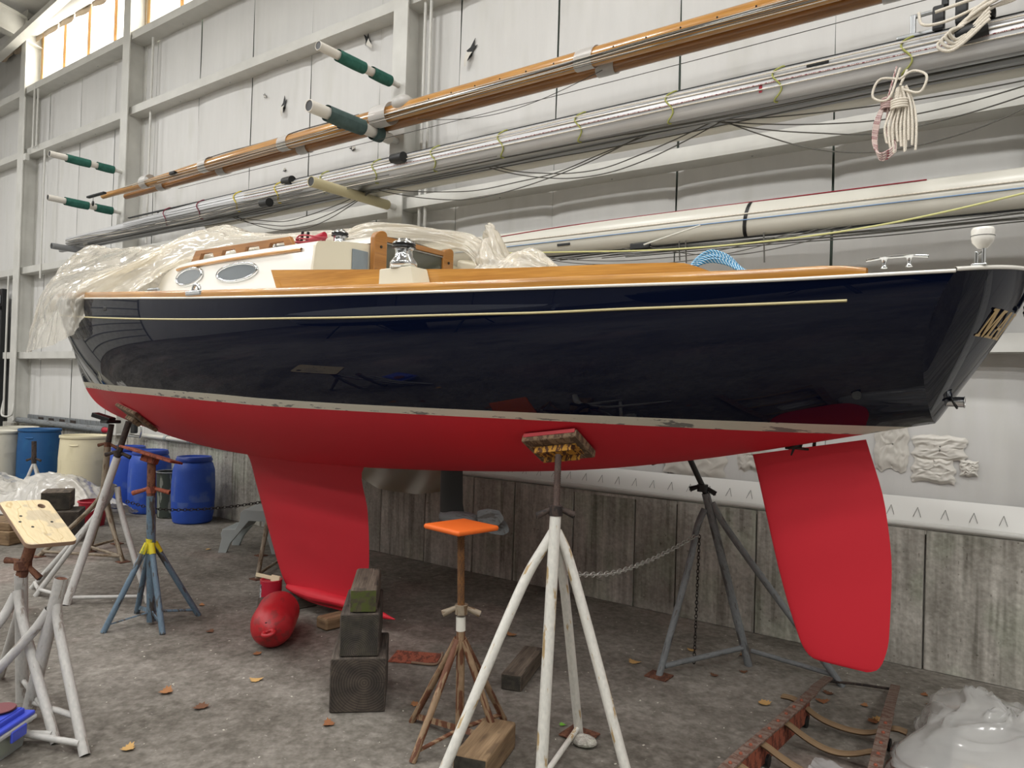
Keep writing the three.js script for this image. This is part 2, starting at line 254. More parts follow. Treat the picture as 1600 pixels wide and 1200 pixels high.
  // tears in the vinyl
  const tear = (x, y, s, rot, flap) => {
    const sh2 = new THREE.Shape(); const pts = [[0, 1], [0.18, 0.35], [0.5, 0.55], [0.28, 0.05], [0.32, -0.4], [0.02, -0.9], [-0.1, -0.3], [-0.45, -0.15], [-0.15, 0.2]]; pts.forEach((p, i) => (i ? sh2.lineTo(p[0] * s, p[1] * s) : sh2.moveTo(p[0] * s, p[1] * s))); sh2.closePath();
    const t = part('tear', new THREE.ExtrudeGeometry(sh2, { depth: 0.004, bevelEnabled: false }), M.dark, wallB, 'dark ragged tear in the vinyl'); t.position.set(x, y, WZ + 0.02); t.rotation.z = rot;
    if (flap) { const f = part('torn_flap', grid(4, 6, (u, v) => [(u - 0.5) * s * 0.7 * (1 - v * 0.6), -s * 0.2 - v * s * 1.2, 0.01 + 0.05 * Math.sin(v * 2.4) * s * 4 + 0.01 * u]), M.flapM || (M.flapM = STD({ color: 0xd8d4cb, roughness: 0.5, side: THREE.DoubleSide })), wallB); f.position.set(x, y, WZ + 0.025); f.rotation.z = rot + 0.2; }
  };
  tear(-6.17, 5.55, 0.11, 0.6, true); tear(-8.02, 5.33, 0.05, 0.9, true); tear(-7.63, 5.14, 0.11, -0.1, true); tear(-4.67, 5.07, 0.12, -0.45, true); tear(-6.36, 4.38, 0.06, 1.3, true); tear(-7.57, 4.32, 0.04, 1.6, true); tear(-5.78, 4.4, 0.06, 2.0, true);
  // crinkled patches low on the right
  const patch = (x, y, w, h, k) => { const p = part('vinyl_patch', grid(26, 26, (u, v) => { const a = fbm((u * 0.8 + k) % 1, v * 0.9, 7, 7, 3), r = Math.abs(a - 0.5) * 2; const e = Math.min(u, 1 - u, v, 1 - v); const wob = (t, q) => 0.16 * (fbm((t + q + k) % 1, 0.3, 6, 1, 3) - 0.5); return [(u - 0.5 + wob(v, 0.1) * (u > 0.5 ? 1 : -1)) * w, (v - 0.5 + wob(u, 0.6) * (v > 0.5 ? 1 : -1)) * h, 0.004 + 0.018 * (1 - r) * ss(0, 0.15, e)]; }), M.flapM, wallB, 'wrinkled white vinyl patch taped on the wall'); p.position.set(x, y, WZ + 0.012); };
  patch(-0.85, 1.42, 0.2, 0.34, 0.2); patch(-0.86, 1.63, 0.14, 0.1, 0.5); patch(-0.57, 1.42, 0.3, 0.16, 0.7); patch(-0.6, 1.27, 0.24, 0.16, 0.35); patch(-0.4, 1.3, 0.1, 0.1, 0.9); patch(-2.25, 1.3, 0.5, 0.44, 0.6); patch(-1.8, 1.28, 0.2, 0.24, 0.15);
  // flashing strip with its wire stitches, rail under it
  const fl = part('flashing', grid(60, 4, (u, v) => [-5.9 + u * 9, 0.93 + v * 0.155, -5.47 - v * 0.075 + 0.006 * fbm(u, v * 0.2, 60, 2, 2)]), STD({ color: 0xe2e1dc, roughness: 0.45, side: THREE.DoubleSide }), wallB);
  const st = []; for (let x = -5.7; x < 2.8; x += 0.185 + 0.03 * Math.sin(x * 40)) { const h = 0.06, yy = 0.965; st.push(rod([x - 0.022, yy, -5.475], [x, yy + h, -5.503], 0.0014, 0.0014, 4), rod([x + 0.022, yy, -5.475], [x, yy + h, -5.503], 0.0014, 0.0014, 4)); }
  part('stitching', merge(st), M.wire, wallB).userData.kind = 'stuff';
  part('rail', rod([-5.9, 0.918, -5.43], [3, 0.918, -5.43], 0.02, 0.02, 12), M.steelW, wallB);
}
{ // concrete knee wall cast against boards
  const w = struct('wall_lower', 'stained cast concrete knee wall with board joints'); let x = XL; let k = 0;
  part('core', box(XR - XL, 0.86, 0.3), M.conc, w).position.set((XL + XR) / 2, 0.44, -5.62);
  while (x < XR) {
    const wd = Math.min([0.61, 0.47, 0.62, 0.58, 0.36, 0.62][k % 6], XR - x); const geo = rbox(wd - 0.009, 0.892, 0.05, 0.006, 'y'); const uv = geo.attributes.uv; for (let i = 0; i < uv.count; i++) uv.setXY(i, uv.getY(i) * 1 + k * 0.37, uv.getX(i) + k * 0.61);
    const m = part('concrete_board', geo, M.conc, w); m.position.set(x + wd / 2, 0.446, -5.445 + 0.006 * Math.sin(k * 5.3)); x += wd; k++;
  }
  part('top_course', rbox(XR - XL, 0.03, 0.2, 0.008), M.conc, w).position.set((XL + XR) / 2, 0.876, -5.525);
}
// glazing band
let wn = 1;
for (let i = 2; i < COLS.length; i++) {
  const x0 = COLS[i - 1] + 0.1, x1 = COLS[i] - 0.02; const g = struct('window_' + wn++, 'sunlit translucent glazing band under the eave');
  const n = Math.max(2, Math.round((x1 - x0) / 0.86)), w = (x1 - x0) / n;
  for (let k = 0; k < n; k++) part('pane', box(w - 0.09, 1.04, 0.02), M.pane || (M.pane = STD({ color: 0xf2ead6, roughness: 0.6, emissive: new THREE.Color(1, 0.96, 0.86), emissiveIntensity: WINDOW_GLOW })), g).position.set(x0 + (k + 0.5) * w, 7.36, WZ);
  for (let k = 0; k <= n; k++) part('mullion', box(0.09, 1.04, 0.03, 'y'), M.mull || (M.mull = PHY({ color: 0xc7a46a, roughness: 0.7, transmission: 0.3, thickness: 0 })), g).position.set(x0 + k * w, 7.36, WZ + 0.005);
  const L = new THREE.RectAreaLight(new THREE.Color(1, 0.96, 0.88), 1.6, x1 - x0, 1); L.position.set((x0 + x1) / 2, 7.36, WZ + 0.05); L.lookAt((x0 + x1) / 2, 6.6, 0); scene.add(L);
}
part('panel', box(XL * -1 - 14.7, 1.1, 0.1), M.vinyl, wallB).position.set((XL - 14.7) / 2, 7.38, WZ - 0.05);
part('outer_sheet', box(XR - XL, 1.8, 0.06), M.vinyl, wallB).position.set((XL + XR) / 2, 7.6, WZ - 0.2);
part('wall_head', box(XR - XL, 0.5, 0.1), M.vinyl, wallB).position.set((XL + XR) / 2, 8.1, WZ - 0.05);
{ // roof
  const c = struct('ceiling', 'pitched roof lined with white insulation'); const rise = 2.6, run = 14.1, RZ = 8.2, ang = Math.atan2(rise, run), len = Math.hypot(rise, run) + 0.1;
  for (const s of [-1, 1]) {
    const m = part('roof_panel', box(XR - XL + 0.4, 0.12, len), M.vinyl, c); m.rotation.x = s * ang; m.position.set((XL + XR) / 2, 8.12 + rise / 2 + 0.06, s < 0 ? RZ - run / 2 : RZ + run / 2);
    m.rotation.x = s < 0 ? -ang : ang;
    for (let k = 0; k < 11; k++) { const t = (k + 0.3) / 11; part('purlin', box(XR - XL, 0.18, 0.07), M.steelW, c).position.set((XL + XR) / 2, 8.06 + rise * t - 0.06, s < 0 ? RZ - run + run * t : RZ + run - run * t); }
    for (const x of COLS) { const r = part('rafter', merge([box(0.21, 0.016, len).translate(0, -0.2, 0), box(0.02, 0.4, len), box(0.2, 0.016, len).translate(0, 0.2, 0)]), M.steelW, c); r.rotation.x = m.rotation.x; r.position.set(x, 7.85 + rise / 2 - 0.1, m.position.z); }
  }
}
{ // end walls, far side wall (behind the camera)
  const l = struct('wall_left', 'end wall of the shed'); part('panel', box(0.2, 11.6, 29), M.vinyl, l).position.set(XL - 0.1, 5.7, 8.2);
  const d = struct('door_1', 'wide white sectional overhead door');
  for (let k = 0; k < 8; k++) { part('door_section', rbox(0.06, 0.56, 6.2, 0.012), M.steelW, d).position.set(XL + 0.04, 0.3 + k * 0.575, -0.6); part('stiffener', box(0.07, 0.05, 6.2), M.aluD, d).position.set(XL + 0.06, 0.585 + k * 0.575, -0.6); }
  for (const z of [-3.75, 2.55]) part('door_track', box(0.1, 4.9, 0.08, 'y'), M.aluD, d).position.set(XL + 0.06, 2.45, z);
  const r = struct('wall_right', 'end wall of the shed by the stern'); part('panel', box(0.2, 11.6, 29), M.vinyl, r).position.set(XR + 0.1, 5.7, 8.2);
  const f = struct('wall_front', 'long side wall opposite'); part('panel', box(XR - XL, 8.4, 0.2), M.vinyl, f).position.set((XL + XR) / 2, 4.1, ZF + 0.2);
  for (let x = XL + 1.5; x < XR; x += 5.6) part('column', box(0.3, 8.2, 0.3, 'y'), M.steelW, f).position.set(x, 4.1, ZF);
  const d2 = struct('door_2', 'dark steel door at the far end of the back wall');
  const dm = STD({ color: 0x4c5358, roughness: 0.5 }); part('leaf', rbox(0.95, 2.9, 0.06, 0.01), dm, d2).position.set(-15.95, 1.45, -5.37); part('frame', merge([box(0.07, 3, 0.1, 'y').translate(-15.44, 1.5, -5.38), box(1.1, 0.07, 0.1).translate(-15.95, 2.96, -5.38)]), M.dark, d2); part('kick_plate', box(0.9, 1.1, 0.01), STD({ color: 0x34393d, roughness: 0.5 }), d2).position.set(-15.95, 0.6, -5.335);
  part('notice', box(0.2, 0.3, 0.008), M.whiteP, d2).position.set(-15.6, 2.25, -5.333);
  const s = thing('fire_alarm_box', 'red alarm box in a dark frame above the steel door', 'alarm', [-15.8, 3.12, -5.4]);
  part('frame', rbox(0.6, 0.4, 0.08, 0.01), M.dark, s); part('box', rbox(0.4, 0.3, 0.08, 0.02), STD({ color: 0xc2504a, roughness: 0.5 }), s).position.set(-0.04, 0, 0.05); part('cover', rbox(0.16, 0.16, 0.05, 0.02), M.greyPlastic, s).position.set(0.2, 0, 0.07);
}
// ceiling lamps
for (const [x, z] of LAMPS) {
  const roofY = 8.1 + 2.6 * (1 - Math.abs(z - 8.2) / 14.1), y = 7.55; const t = thing('high_bay_lamp', 'white high bay lamp panel hung from the roof, out of view above', 'lamp', [x, y, z], 'high bay lamps');
  part('housing', rbox(1.5, 0.1, 0.62, 0.02), M.steelW, t).position.y = 0.08; part('diffuser', box(1.4, 0.02, 0.52), M.diff || (M.diff = STD({ color: 0xffffff, roughness: 0.5, emissive: LAMPCOL, emissiveIntensity: 3 })), t).position.y = 0.02;
  for (const s of [-0.6, 0.6]) part('hanger', rod([s, 0.12, 0], [s, roofY - y - 0.1, 0], 0.006), M.wire, t);
  const L = new THREE.RectAreaLight(LAMPCOL, LAMP, 1.4, 0.52); L.position.set(x, y - 0.01, z); L.lookAt(x, 0, z); scene.add(L);
}
console.log('building');
// ---------------------------------------------------------------- the sailboat (local frame: x along the hull, z = 0 on the centreline)
const ZC = -3.64;
const kY = pch([-.39, -.48, -.7, -1.1, -1.5, -2.18, -2.63, -3.37, -3.96, -4.6, -5.3, -6.16, -6.76, -7.4, -7.89, -8.15, -8.34, -8.47, -8.56, -8.72], [1.62, 1.598, 1.542, 1.449, 1.37, 1.265, 1.22, 1.168, 1.14, 1.127, 1.135, 1.18, 1.24, 1.325, 1.435, 1.56, 1.75, 1.97, 2.147, 2.56]);
const hS = pch([-.39, -1, -2, -3, -4, -5, -6, -7, -8, -8.72], [2.185, 2.167, 2.163, 2.175, 2.205, 2.255, 2.322, 2.40, 2.49, 2.56]);
const bS = (X) => { const m = -4.3, B = 1.22; if (X < m) return B * (1 - cl((m - X) / 4.42) ** 2.1); return B - (B - 0.6) * cl((X - m) / 3.91) ** 2.1; };
const nS = pch([-.39, -2, -4, -5.5, -7, -8, -8.72], [2.0, 2.2, 2.4, 2.1, 1.6, 1.25, 1.1]);
const mS = pch([-.39, -2, -4, -5.5, -7, -8, -8.72], [.6, .56, .55, .6, .78, 1, 1]);
const hb = (X, y) => { const k = kY(X), h = hS(X); const v = h - k < 1e-4 ? 0 : cl((y - k) / (h - k)); return bS(X) * (1 - (1 - v) ** nS(X)) ** mS(X); };
const tX = (y, d) => -.39 + .62 * (y - 1.62) - .64 * d * d;
const warpX = (X, y, d) => { const t = cl((X + 2) / 1.61); return X + t * t * (tX(y, d) + .39); };
const eNW = pch([-8.72, -8, -6, -5.1, -4.1, -3.7, -2.9, -2.3, -1.5, -.39], [1.68, 1.674, 1.664, 1.654, 1.635, 1.622, 1.611, 1.608, 1.605, 1.601]);
const eWR = pch([-8.72, -8, -5.5, -4.87, -4.14, -3.7, -2.8, -2, -1.5, -1, -.39], [1.616, 1.614, 1.61, 1.602, 1.587, 1.577, 1.573, 1.571, 1.566, 1.561, 1.556]);
const eCO = pch([-8.6, -7, -5.7, -4.77, -3.89, -3.54, -2.63, -1.9, -1.37, -.89, -.62], [2.40, 2.255, 2.158, 2.104, 2.071, 2.063, 2.05, 2.051, 2.063, 2.074, 2.083]);
const stX = (u) => { const a = -.39 - 8.33 * (0.5 - 0.5 * Math.cos(Math.PI * (0.08 + 0.92 * u))) ; const a0 = -.39 - 8.33 * (0.5 - 0.5 * Math.cos(Math.PI * 0.08)); return mix(a, -.39 - 8.33 * u, 0.35) + (1 - u) * (-.39 - mix(a0, -.39, 0.35)) ; };
function hullBand(y0f, y1f, nu, nv, side, curve) {
  const g = grid(nu, nv, (u, v) => {
    const X = u >= 1 ? -8.72 : stX(u); const k = kY(X), h = hS(X); const y0 = cl(y0f(X), k, h), y1 = cl(y1f(X), k, h); const t = curve ? 1 - Math.cos(v * Math.PI / 2) : v; const y = y0 + (y1 - y0) * t; const d = hb(X, y);
    return [warpX(X, y, d), y, side * d, -X, v];
  });
  if (side > 0) { const ix = g.index.array; for (let i = 0; i < ix.length; i += 3) { const q = ix[i]; ix[i] = ix[i + 1]; ix[i + 1] = q; } g.computeVertexNormals(); }
  return g;
}
const boat = thing('sailboat', 'navy blue sailboat with red bottom, fin keel and teak trim, propped up on stands', 'sailboat', [0, 0, ZC]);
const dbl = (m) => { m.side = THREE.DoubleSide; return m; };
[M.navy, M.red, M.boot, M.gel, M.cream, M.sheet, M.heap, M.bag].forEach(dbl);
const hullP = part('hull', merge([hullBand(eNW, hS, 220, 36, 1), hullBand(eNW, hS, 220, 36, -1)]), M.navy, boat, 'glossy navy topsides');
part('boot_stripe', merge([hullBand(eWR, eNW, 220, 3, 1), hullBand(eWR, eNW, 220, 3, -1)]), M.boot, boat, 'flaking white boot stripe');
part('bottom', merge([hullBand(kY, eWR, 220, 28, 1, true), hullBand(kY, eWR, 220, 28, -1, true)]), M.red, boat, 'matt red bottom paint');
const crown = 0.05;
part('transom', grid(40, 30, (u, v) => { const s = u * 2 - 1, y0 = 1.62 + v * 0.565, d = s * hb(-.39, y0); const y = y0 + v ** 6 * crown * (1 - s * s); return [tX(y0, d), y, d]; }), M.navy, boat, 'curved navy transom');
part('deck', grid(30, 100, (u, v) => { const X = -.39 - 8.3 * v, s = u * 2 - 1, b = bS(X) - 0.002; return [warpX(X, hS(X), s * b), hS(X) + crown * (1 - s * s) - 0.003, s * b]; }), M.gel, boat, 'white deck');
for (const s of [1, -1]) { // rub strip, cove line, toe rail
  const strip = (f, off, r, x0, x1, mat, name, lab, flat) => { const pts = []; for (let i = 0; i <= 70; i++) { const X = x0 + (x1 - x0) * i / 70, y = f(X), d = hb(X, y); pts.push([warpX(X, y, d), y, s * (d + off)]); } part(name, pipe(pts, r, 160, 8), mat, boat, lab); };
  strip(eCO, 0.001, 0.0055, -.62, -8.5, M.gold, 'cove_line', 'pale gold cove line');
  strip((X) => hS(X) - 0.004, 0.001, 0.007, -.39, -8.6, M.gel, 'rub_strip', 'thin white moulding under the rail');
  const prof = [[0.0, 0.0], [0.004, 0.02], [0.0, 0.038], [-0.008, 0.043], [-0.03, 0.043], [-0.036, 0.036], [-0.038, 0.0]];
  part('toe_rail', grid(120, prof.length - 1, (u, v) => { const X = -.59 - 7.95 * u, p = prof[Math.round(v * (prof.length - 1))], b = bS(X), sc = u < 0.012 ? u / 0.012 : 1; return [warpX(X, hS(X), b) + (u === 0 ? -0.012 : 0), hS(X) + p[1] * (0.6 + 0.4 * sc), s * Math.max(0.01, b + p[0]), -X, p[1] + p[0]]; }), M.teakS || (M.teakS = dbl(M.teak)), boat, 'varnished teak toe rail');
}
// foils
function foil(rows, tk, ns = 18) { // rows: [xl, yl, xt, yt, thickness scale]
  const pr = []; for (let i = 0; i <= ns; i++) { const c = 0.5 - 0.5 * Math.cos(Math.PI * i / ns); pr.push([c, 5 * tk * (0.2969 * Math.sqrt(c) - 0.126 * c - 0.3516 * c * c + 0.2843 * c ** 3 - 0.1036 * c ** 4)]); }
  const loop = []; for (let i = ns; i >= 0; i--) loop.push([pr[i][0], pr[i][1]]); for (let i = 1; i <= ns; i++) loop.push([pr[i][0], -pr[i][1]]);
  const nl = loop.length - 1, nr = rows.length - 1;
  const side = grid(nl, nr, (u, v) => { const p = loop[Math.round(u * nl)], r = rows[Math.round(v * nr)]; const ch = r[2] - r[0]; return [r[0] + p[0] * ch, r[1] + p[0] * (r[3] - r[1]), p[1] * Math.abs(ch) * (r[4] ?? 1), p[0] * Math.abs(ch), r[1]]; });
  const cap = (r, flip) => { const g = grid(ns, 1, (u, v) => { const p = pr[Math.round(u * ns)], ch = r[2] - r[0]; return [r[0] + p[0] * ch, r[1] + p[0] * (r[3] - r[1]), (v ? -1 : 1) * p[1] * Math.abs(ch) * (r[4] ?? 1)]; }); return g; };
  return merge([side, cap(rows[0]), cap(rows[nr])]);
}
const rl = pch([1.43, 0.60, 0.53, 0.5, 0.492], [-1.17, -.935, -.9, -.86, -.8]), rt = pch([1.535, 1.22, 0.94, 0.66, 0.56, 0.505, 0.49], [-.66, -.572, -.543, -.548, -.567, -.6, -.64]);
{ const rows = []; const N = 26; for (let i = 0; i <= N; i++) { const t = i / N, e = 1 - (1 - t) ** 1.6; const yl = mix(1.43, 0.497, e), yt = mix(1.535, 0.492, e); rows.push([rl(yl), yl, rt(yt), yt, i === N ? 0.35 : 1]); } part('rudder', foil(rows, 0.1), M.red, boat, 'red spade rudder'); }
part('rudder_stock', rod([-.98, 1.44, 0], [-.94, 1.56, 0], 0.026), M.dark, boat); part('rudder_stock', rod([-.885, 1.46, 0], [-.88, 1.54, 0], 0.008), M.dark, boat);
part('rudder_bearing', rbox(0.11, 0.012, 0.05, 0.004), M.rustD, boat).position.set(-.955, 1.474, 0);
{ const xl = pch([1.25, 1.13, 0.9, 0.5, 0.257, 0.16, 0.1, 0.085], [-5.5, -5.31, -5.18, -4.97, -4.83, -4.75, -4.62, -4.5]), xt = pch([1.25, 1.14, 1.08, 0.82, 0.46, 0.3, 0.1, 0.085], [-3.8, -3.93, -3.955, -3.88, -3.85, -3.87, -3.92, -3.95]);
  const rows = []; for (let i = 0; i <= 30; i++) { const t = i / 30, y = mix(1.24, 0.088, 1 - (1 - t) ** 1.3); rows.push([xl(y), y, xt(y), y, 1 + 0.35 * ss(0.6, 0.1, y) + 0.5 * ss(1.08, 1.22, y)]); } part('keel', foil(rows, 0.1), M.red, boat, 'red fin keel');
  part('keel_bulb', grid(24, 30, (u, v) => { const a = u * 2 * Math.PI, x = -4.7 + 1.12 * v, r = 0.12 * Math.sqrt(cl(Math.sin(Math.PI * Math.min(1, v * 0.5 + 0.02) ** 0.7) )) * (1 - 0.97 * cl((v - 0.3) / 0.7)); return [x, 0.155 - 0.03 * ss(0.5, 1, v) + (0.55 + 0.5 * ss(0.5, 0.9, v)) * r * Math.sin(a), r * Math.cos(a)]; }), M.red, boat, 'bulb with pointed tail at the foot of the keel'); }
{ // sail drive
  part('saildrive_leg', foil([[-3.2, 1.22, -3.02, 1.22], [-3.2, 0.98, -3.01, 0.98], [-3.19, 0.80, -2.97, 0.82]], 0.26), M.black, boat, 'black sail drive leg');
  const g = part('saildrive_gearcase', lathe([[0.0, -0.2], [0.035, -0.18], [0.05, -0.08], [0.05, 0.05], [0.04, 0.1], [0.0, 0.1]], 18), M.stGrey, boat, 'grey gear case'); g.rotation.z = Math.PI / 2 + Math.PI; g.position.set(-3.0, 0.88, 0);
  for (const s of [1, -1]) { const b = part('propeller_blade', foil([[-.045, 0, .045, 0], [-.06, .08, .05, .08], [-.05, .17, .04, .16], [-.01, .2, .01, .2]], 0.1), M.stGrey, boat, 'folded grey propeller blade'); b.rotation.set(0, 0, -Math.PI / 2 + 0.1 * s); b.position.set(-2.86, 0.89 + 0.02 * s, 0.03 * s); }
}
// cabin trunk
const cW = pch([-3.5, -3.6, -4.35, -4.97, -5.35, -5.8, -6.2, -6.32], [.8, .8, .785, .745, .68, .53, .3, .12]), cT = pch([-3.5, -4.4, -5.1, -5.6, -6.0, -6.32], [2.57, 2.575, 2.575, 2.55, 2.49, 2.42]);
const cabSec = (X) => { const w = cW(X), t = cT(X), dk = hS(X) + 0.035, q = []; q.push([w + 0.05, dk - 0.03], [w + 0.02, mix(dk, t, 0.5)], [w + 0.003, t - 0.03], [w - 0.004, t - 0.012], [w - 0.018, t]); for (let i = 1; i <= 8; i++) { const d = (w - 0.018) * (1 - i / 8); q.push([d, t + 0.07 * (1 - (d / w) ** 2)]); } return q; };
const cabN = cabSec(-4).length;
part('cabin_trunk', merge([1, -1].map((s) => grid(60, cabN - 1, (u, v) => { const X = -3.56 - 2.76 * u, p = cabSec(X)[Math.round(v * (cabN - 1))]; return [X, p[1], s * p[0]]; }))), M.gel, boat, 'white cabin trunk');
{ const q = cabSec(-3.56), s = new THREE.Shape(); s.moveTo(q[0][0], q[0][1]); for (const p of q.slice(1)) s.lineTo(p[0], p[1]); for (const p of q.slice(0, -1).reverse()) s.lineTo(-p[0], p[1]); s.closePath(); const e = new THREE.ExtrudeGeometry(s, { depth: 0.02, bevelEnabled: false }); e.rotateY(Math.PI / 2); part('bulkhead', e, M.cream, boat, 'cream cabin bulkhead').position.set(-3.56, 0, 0); }
for (const s of [1, -1]) {
  const pts = []; for (let i = 0; i <= 20; i++) { const X = -3.66 - 1.55 * i / 20; pts.push([X, cT(X) - 0.045, s * (cW(X) + 0.012)]); } part('cabin_moulding', pipe(pts, 0.011, 50, 8), M.teak, boat, 'teak moulding');
  for (const [X, y, hw, hh] of [[-4.97, 2.455, 0.2, 0.06], [-4.33, 2.435, 0.235, 0.058]]) {
    const w = cW(X) + 0.018, slope = (cW(X + 0.1) - cW(X - 0.1)) / 0.2, o = new THREE.Group(); o.name = 'port'; o.userData.label = 'oval cabin port'; boat.add(o); o.position.set(X, y, s * w); o.rotation.y = -s * Math.atan(slope); o.rotation.x = -s * 0.1; if (s < 0) o.rotation.y += Math.PI, o.rotation.x = 0.1;
    const rim = []; for (let i = 0; i < 40; i++) { const a = i / 40 * 2 * Math.PI; rim.push([hw * Math.cos(a), hh * Math.sin(a), 0.004]); } part('frame', pipe(rim, 0.011, 80, 8, true), M.chrome, o, 'polished rim');
    const sp = new THREE.Shape(); sp.absellipse(0, 0, hw, hh, 0, 2 * Math.PI); part('glass', new THREE.ExtrudeGeometry(sp, { depth: 0.006, bevelEnabled: false, curveSegments: 40 }), M.portglass, o);
  }
  // grab rail with cut-outs on the cabin top
  const L = 1.15, H = 0.08, sp = new THREE.Shape(); sp.moveTo(0, 0); sp.lineTo(0.06, H); sp.lineTo(L - 0.05, H); sp.lineTo(L, 0.0); sp.closePath(); for (let k = 0; k < 4; k++) { const h = new THREE.Path(), x0 = 0.1 + k * 0.26, x1 = x0 + 0.19; h.moveTo(x0, 0.004); h.lineTo(x0 + 0.025, H - 0.024); h.lineTo(x1 - 0.025, H - 0.024); h.lineTo(x1, 0.004); h.closePath(); sp.holes.push(h); }
  const gr = part('grab_rail', new THREE.ExtrudeGeometry(sp, { depth: 0.022, bevelEnabled: true, bevelSize: 0.004, bevelThickness: 0.004, bevelSegments: 2 }), M.teakD, boat, 'teak grab rail'); gr.position.set(-5.2, 2.597, s > 0 ? 0.6 : -0.62); gr.rotation.y = s * 0.045; gr.rotation.z = 0.012;
  // coaming
  const cTop = pch([-3.75, -2.86, -2.1, -1.32, -1.15, -1.05], [2.385, 2.333, 2.3, 2.29, 2.235, 2.21]);
  part('coaming', merge([0, 0.028].map((o) => grid(60, 6, (u, v) => { const X0 = -1.02 - 2.73 * u, d = bS(X0) - 0.25 - o, y = mix(2.19, cTop(X0), v), X = X0 + (u > 0.98 ? (1 - v) * 0.1 : 0); return [X, y, s * d, -X, y]; })).concat([grid(60, 1, (u, v) => { const X0 = -1.02 - 2.73 * u, d = bS(X0) - 0.25 - 0.028 * v; return [X0, cTop(X0), s * d, -X0, v * 0.03]; })])), M.teakS, boat, 'varnished teak coaming');
  // winch on its pedestal
  const px = -2.69, pz = s * (bS(-2.69) - 0.2);
  part('winch_pedestal', grid(4, 1, (u, v) => { const c = [[1, 1], [1, -1], [-1, -1], [-1, 1], [1, 1]][Math.round(u * 4)]; return [px + c[0] * (v ? 0.11 : 0.13) + (v ? 0 : 0.02), v ? 2.312 : 2.18, pz + c[1] * (v ? 0.06 : 0.065)]; }).toNonIndexed(), M.cream, boat); boat.children[boat.children.length - 1].geometry.computeVertexNormals();
  part('winch_pedestal_top', rbox(0.22, 0.012, 0.12, 0.005), M.cream, boat).position.set(px, 2.31, pz);
  winch(boat, px, 2.316, pz, 1); winch(boat, -3.93, 2.628, s * 0.29, 0.95);
  part('genoa_block', rbox(0.16, 0.02, 0.04, 0.006), M.black, boat).position.set(-1.25, 2.225, s * (bS(-1.25) - 0.36));
  // cleats and chocks
  cleat(boat, -.47, 2.215, s * 0.55, 0.21); cleat(boat, -4.4, hS(-4.4) + 0.03, s * (bS(-4.4) - 0.14), 0.13);
  const ch = part('chock', merge([rbox(0.16, 0.03, 0.05, 0.008), new THREE.TorusGeometry(0.032, 0.011, 8, 20).translate(0, 0.02, 0)]), M.chrome, boat, 'polished chock on the rail'); ch.position.set(-4.13, hS(-4.13) + 0.026, s * (bS(-4.13) - 0.015)); ch.rotation.y = s * 0.02;
  part('fairlead', rbox(0.13, 0.028, 0.03, 0.012), M.steel, boat).position.set(-4.85, hS(-4.85) + 0.065, s * (bS(-4.85) - 0.12));
}
function winch(p, x, y, z, k) { const w = new THREE.Group(); w.name = 'winch'; w.userData.label = 'chrome self-tailing winch'; w.position.set(x, y, z); w.scale.set(k * 0.8, k * 1.06, k * 0.8); p.add(w);
  part('base', lathe([[0, 0], [0.088, 0], [0.088, 0.028], [0.084, 0.034], [0.07, 0.048], [0.058, 0.06], [0.054, 0.085], [0.06, 0.098]], 36), M.chrome, w); part('jaw', lathe([[0.05, 0.098], [0.074, 0.1], [0.078, 0.106], [0.06, 0.112], [0.076, 0.118], [0.07, 0.124], [0.04, 0.126]], 36), M.black, w); part('crown', lathe([[0.076, 0.121], [0.07, 0.131], [0.045, 0.138], [0.04, 0.146], [0, 0.147]], 36), M.chrome, w); part('stripper', rbox(0.03, 0.012, 0.03, 0.004), M.chrome, w).position.set(0.08, 0.09, 0.02); }
function cleat(p, x, y, z, L) { const c = new THREE.Group(); c.name = 'cleat'; c.userData.label = 'polished horn cleat'; c.position.set(x, y, z); p.add(c); const h = L * 0.19;
  part('horns', pipe([[-L / 2, h * 0.86, 0], [-L * 0.25, h, 0], [0, h * 1.04, 0], [L * 0.25, h, 0], [L / 2, h * 0.86, 0]], L * 0.028, 30, 10), M.chrome, c); for (const s of [-1, 1]) part('foot', lathe([[L * 0.06, 0], [L * 0.05, h * 0.12], [L * 0.03, h * 0.3], [L * 0.045, h * 0.8], [L * 0.09, h]], 16), M.chrome, c).position.x = s * L * 0.2; }
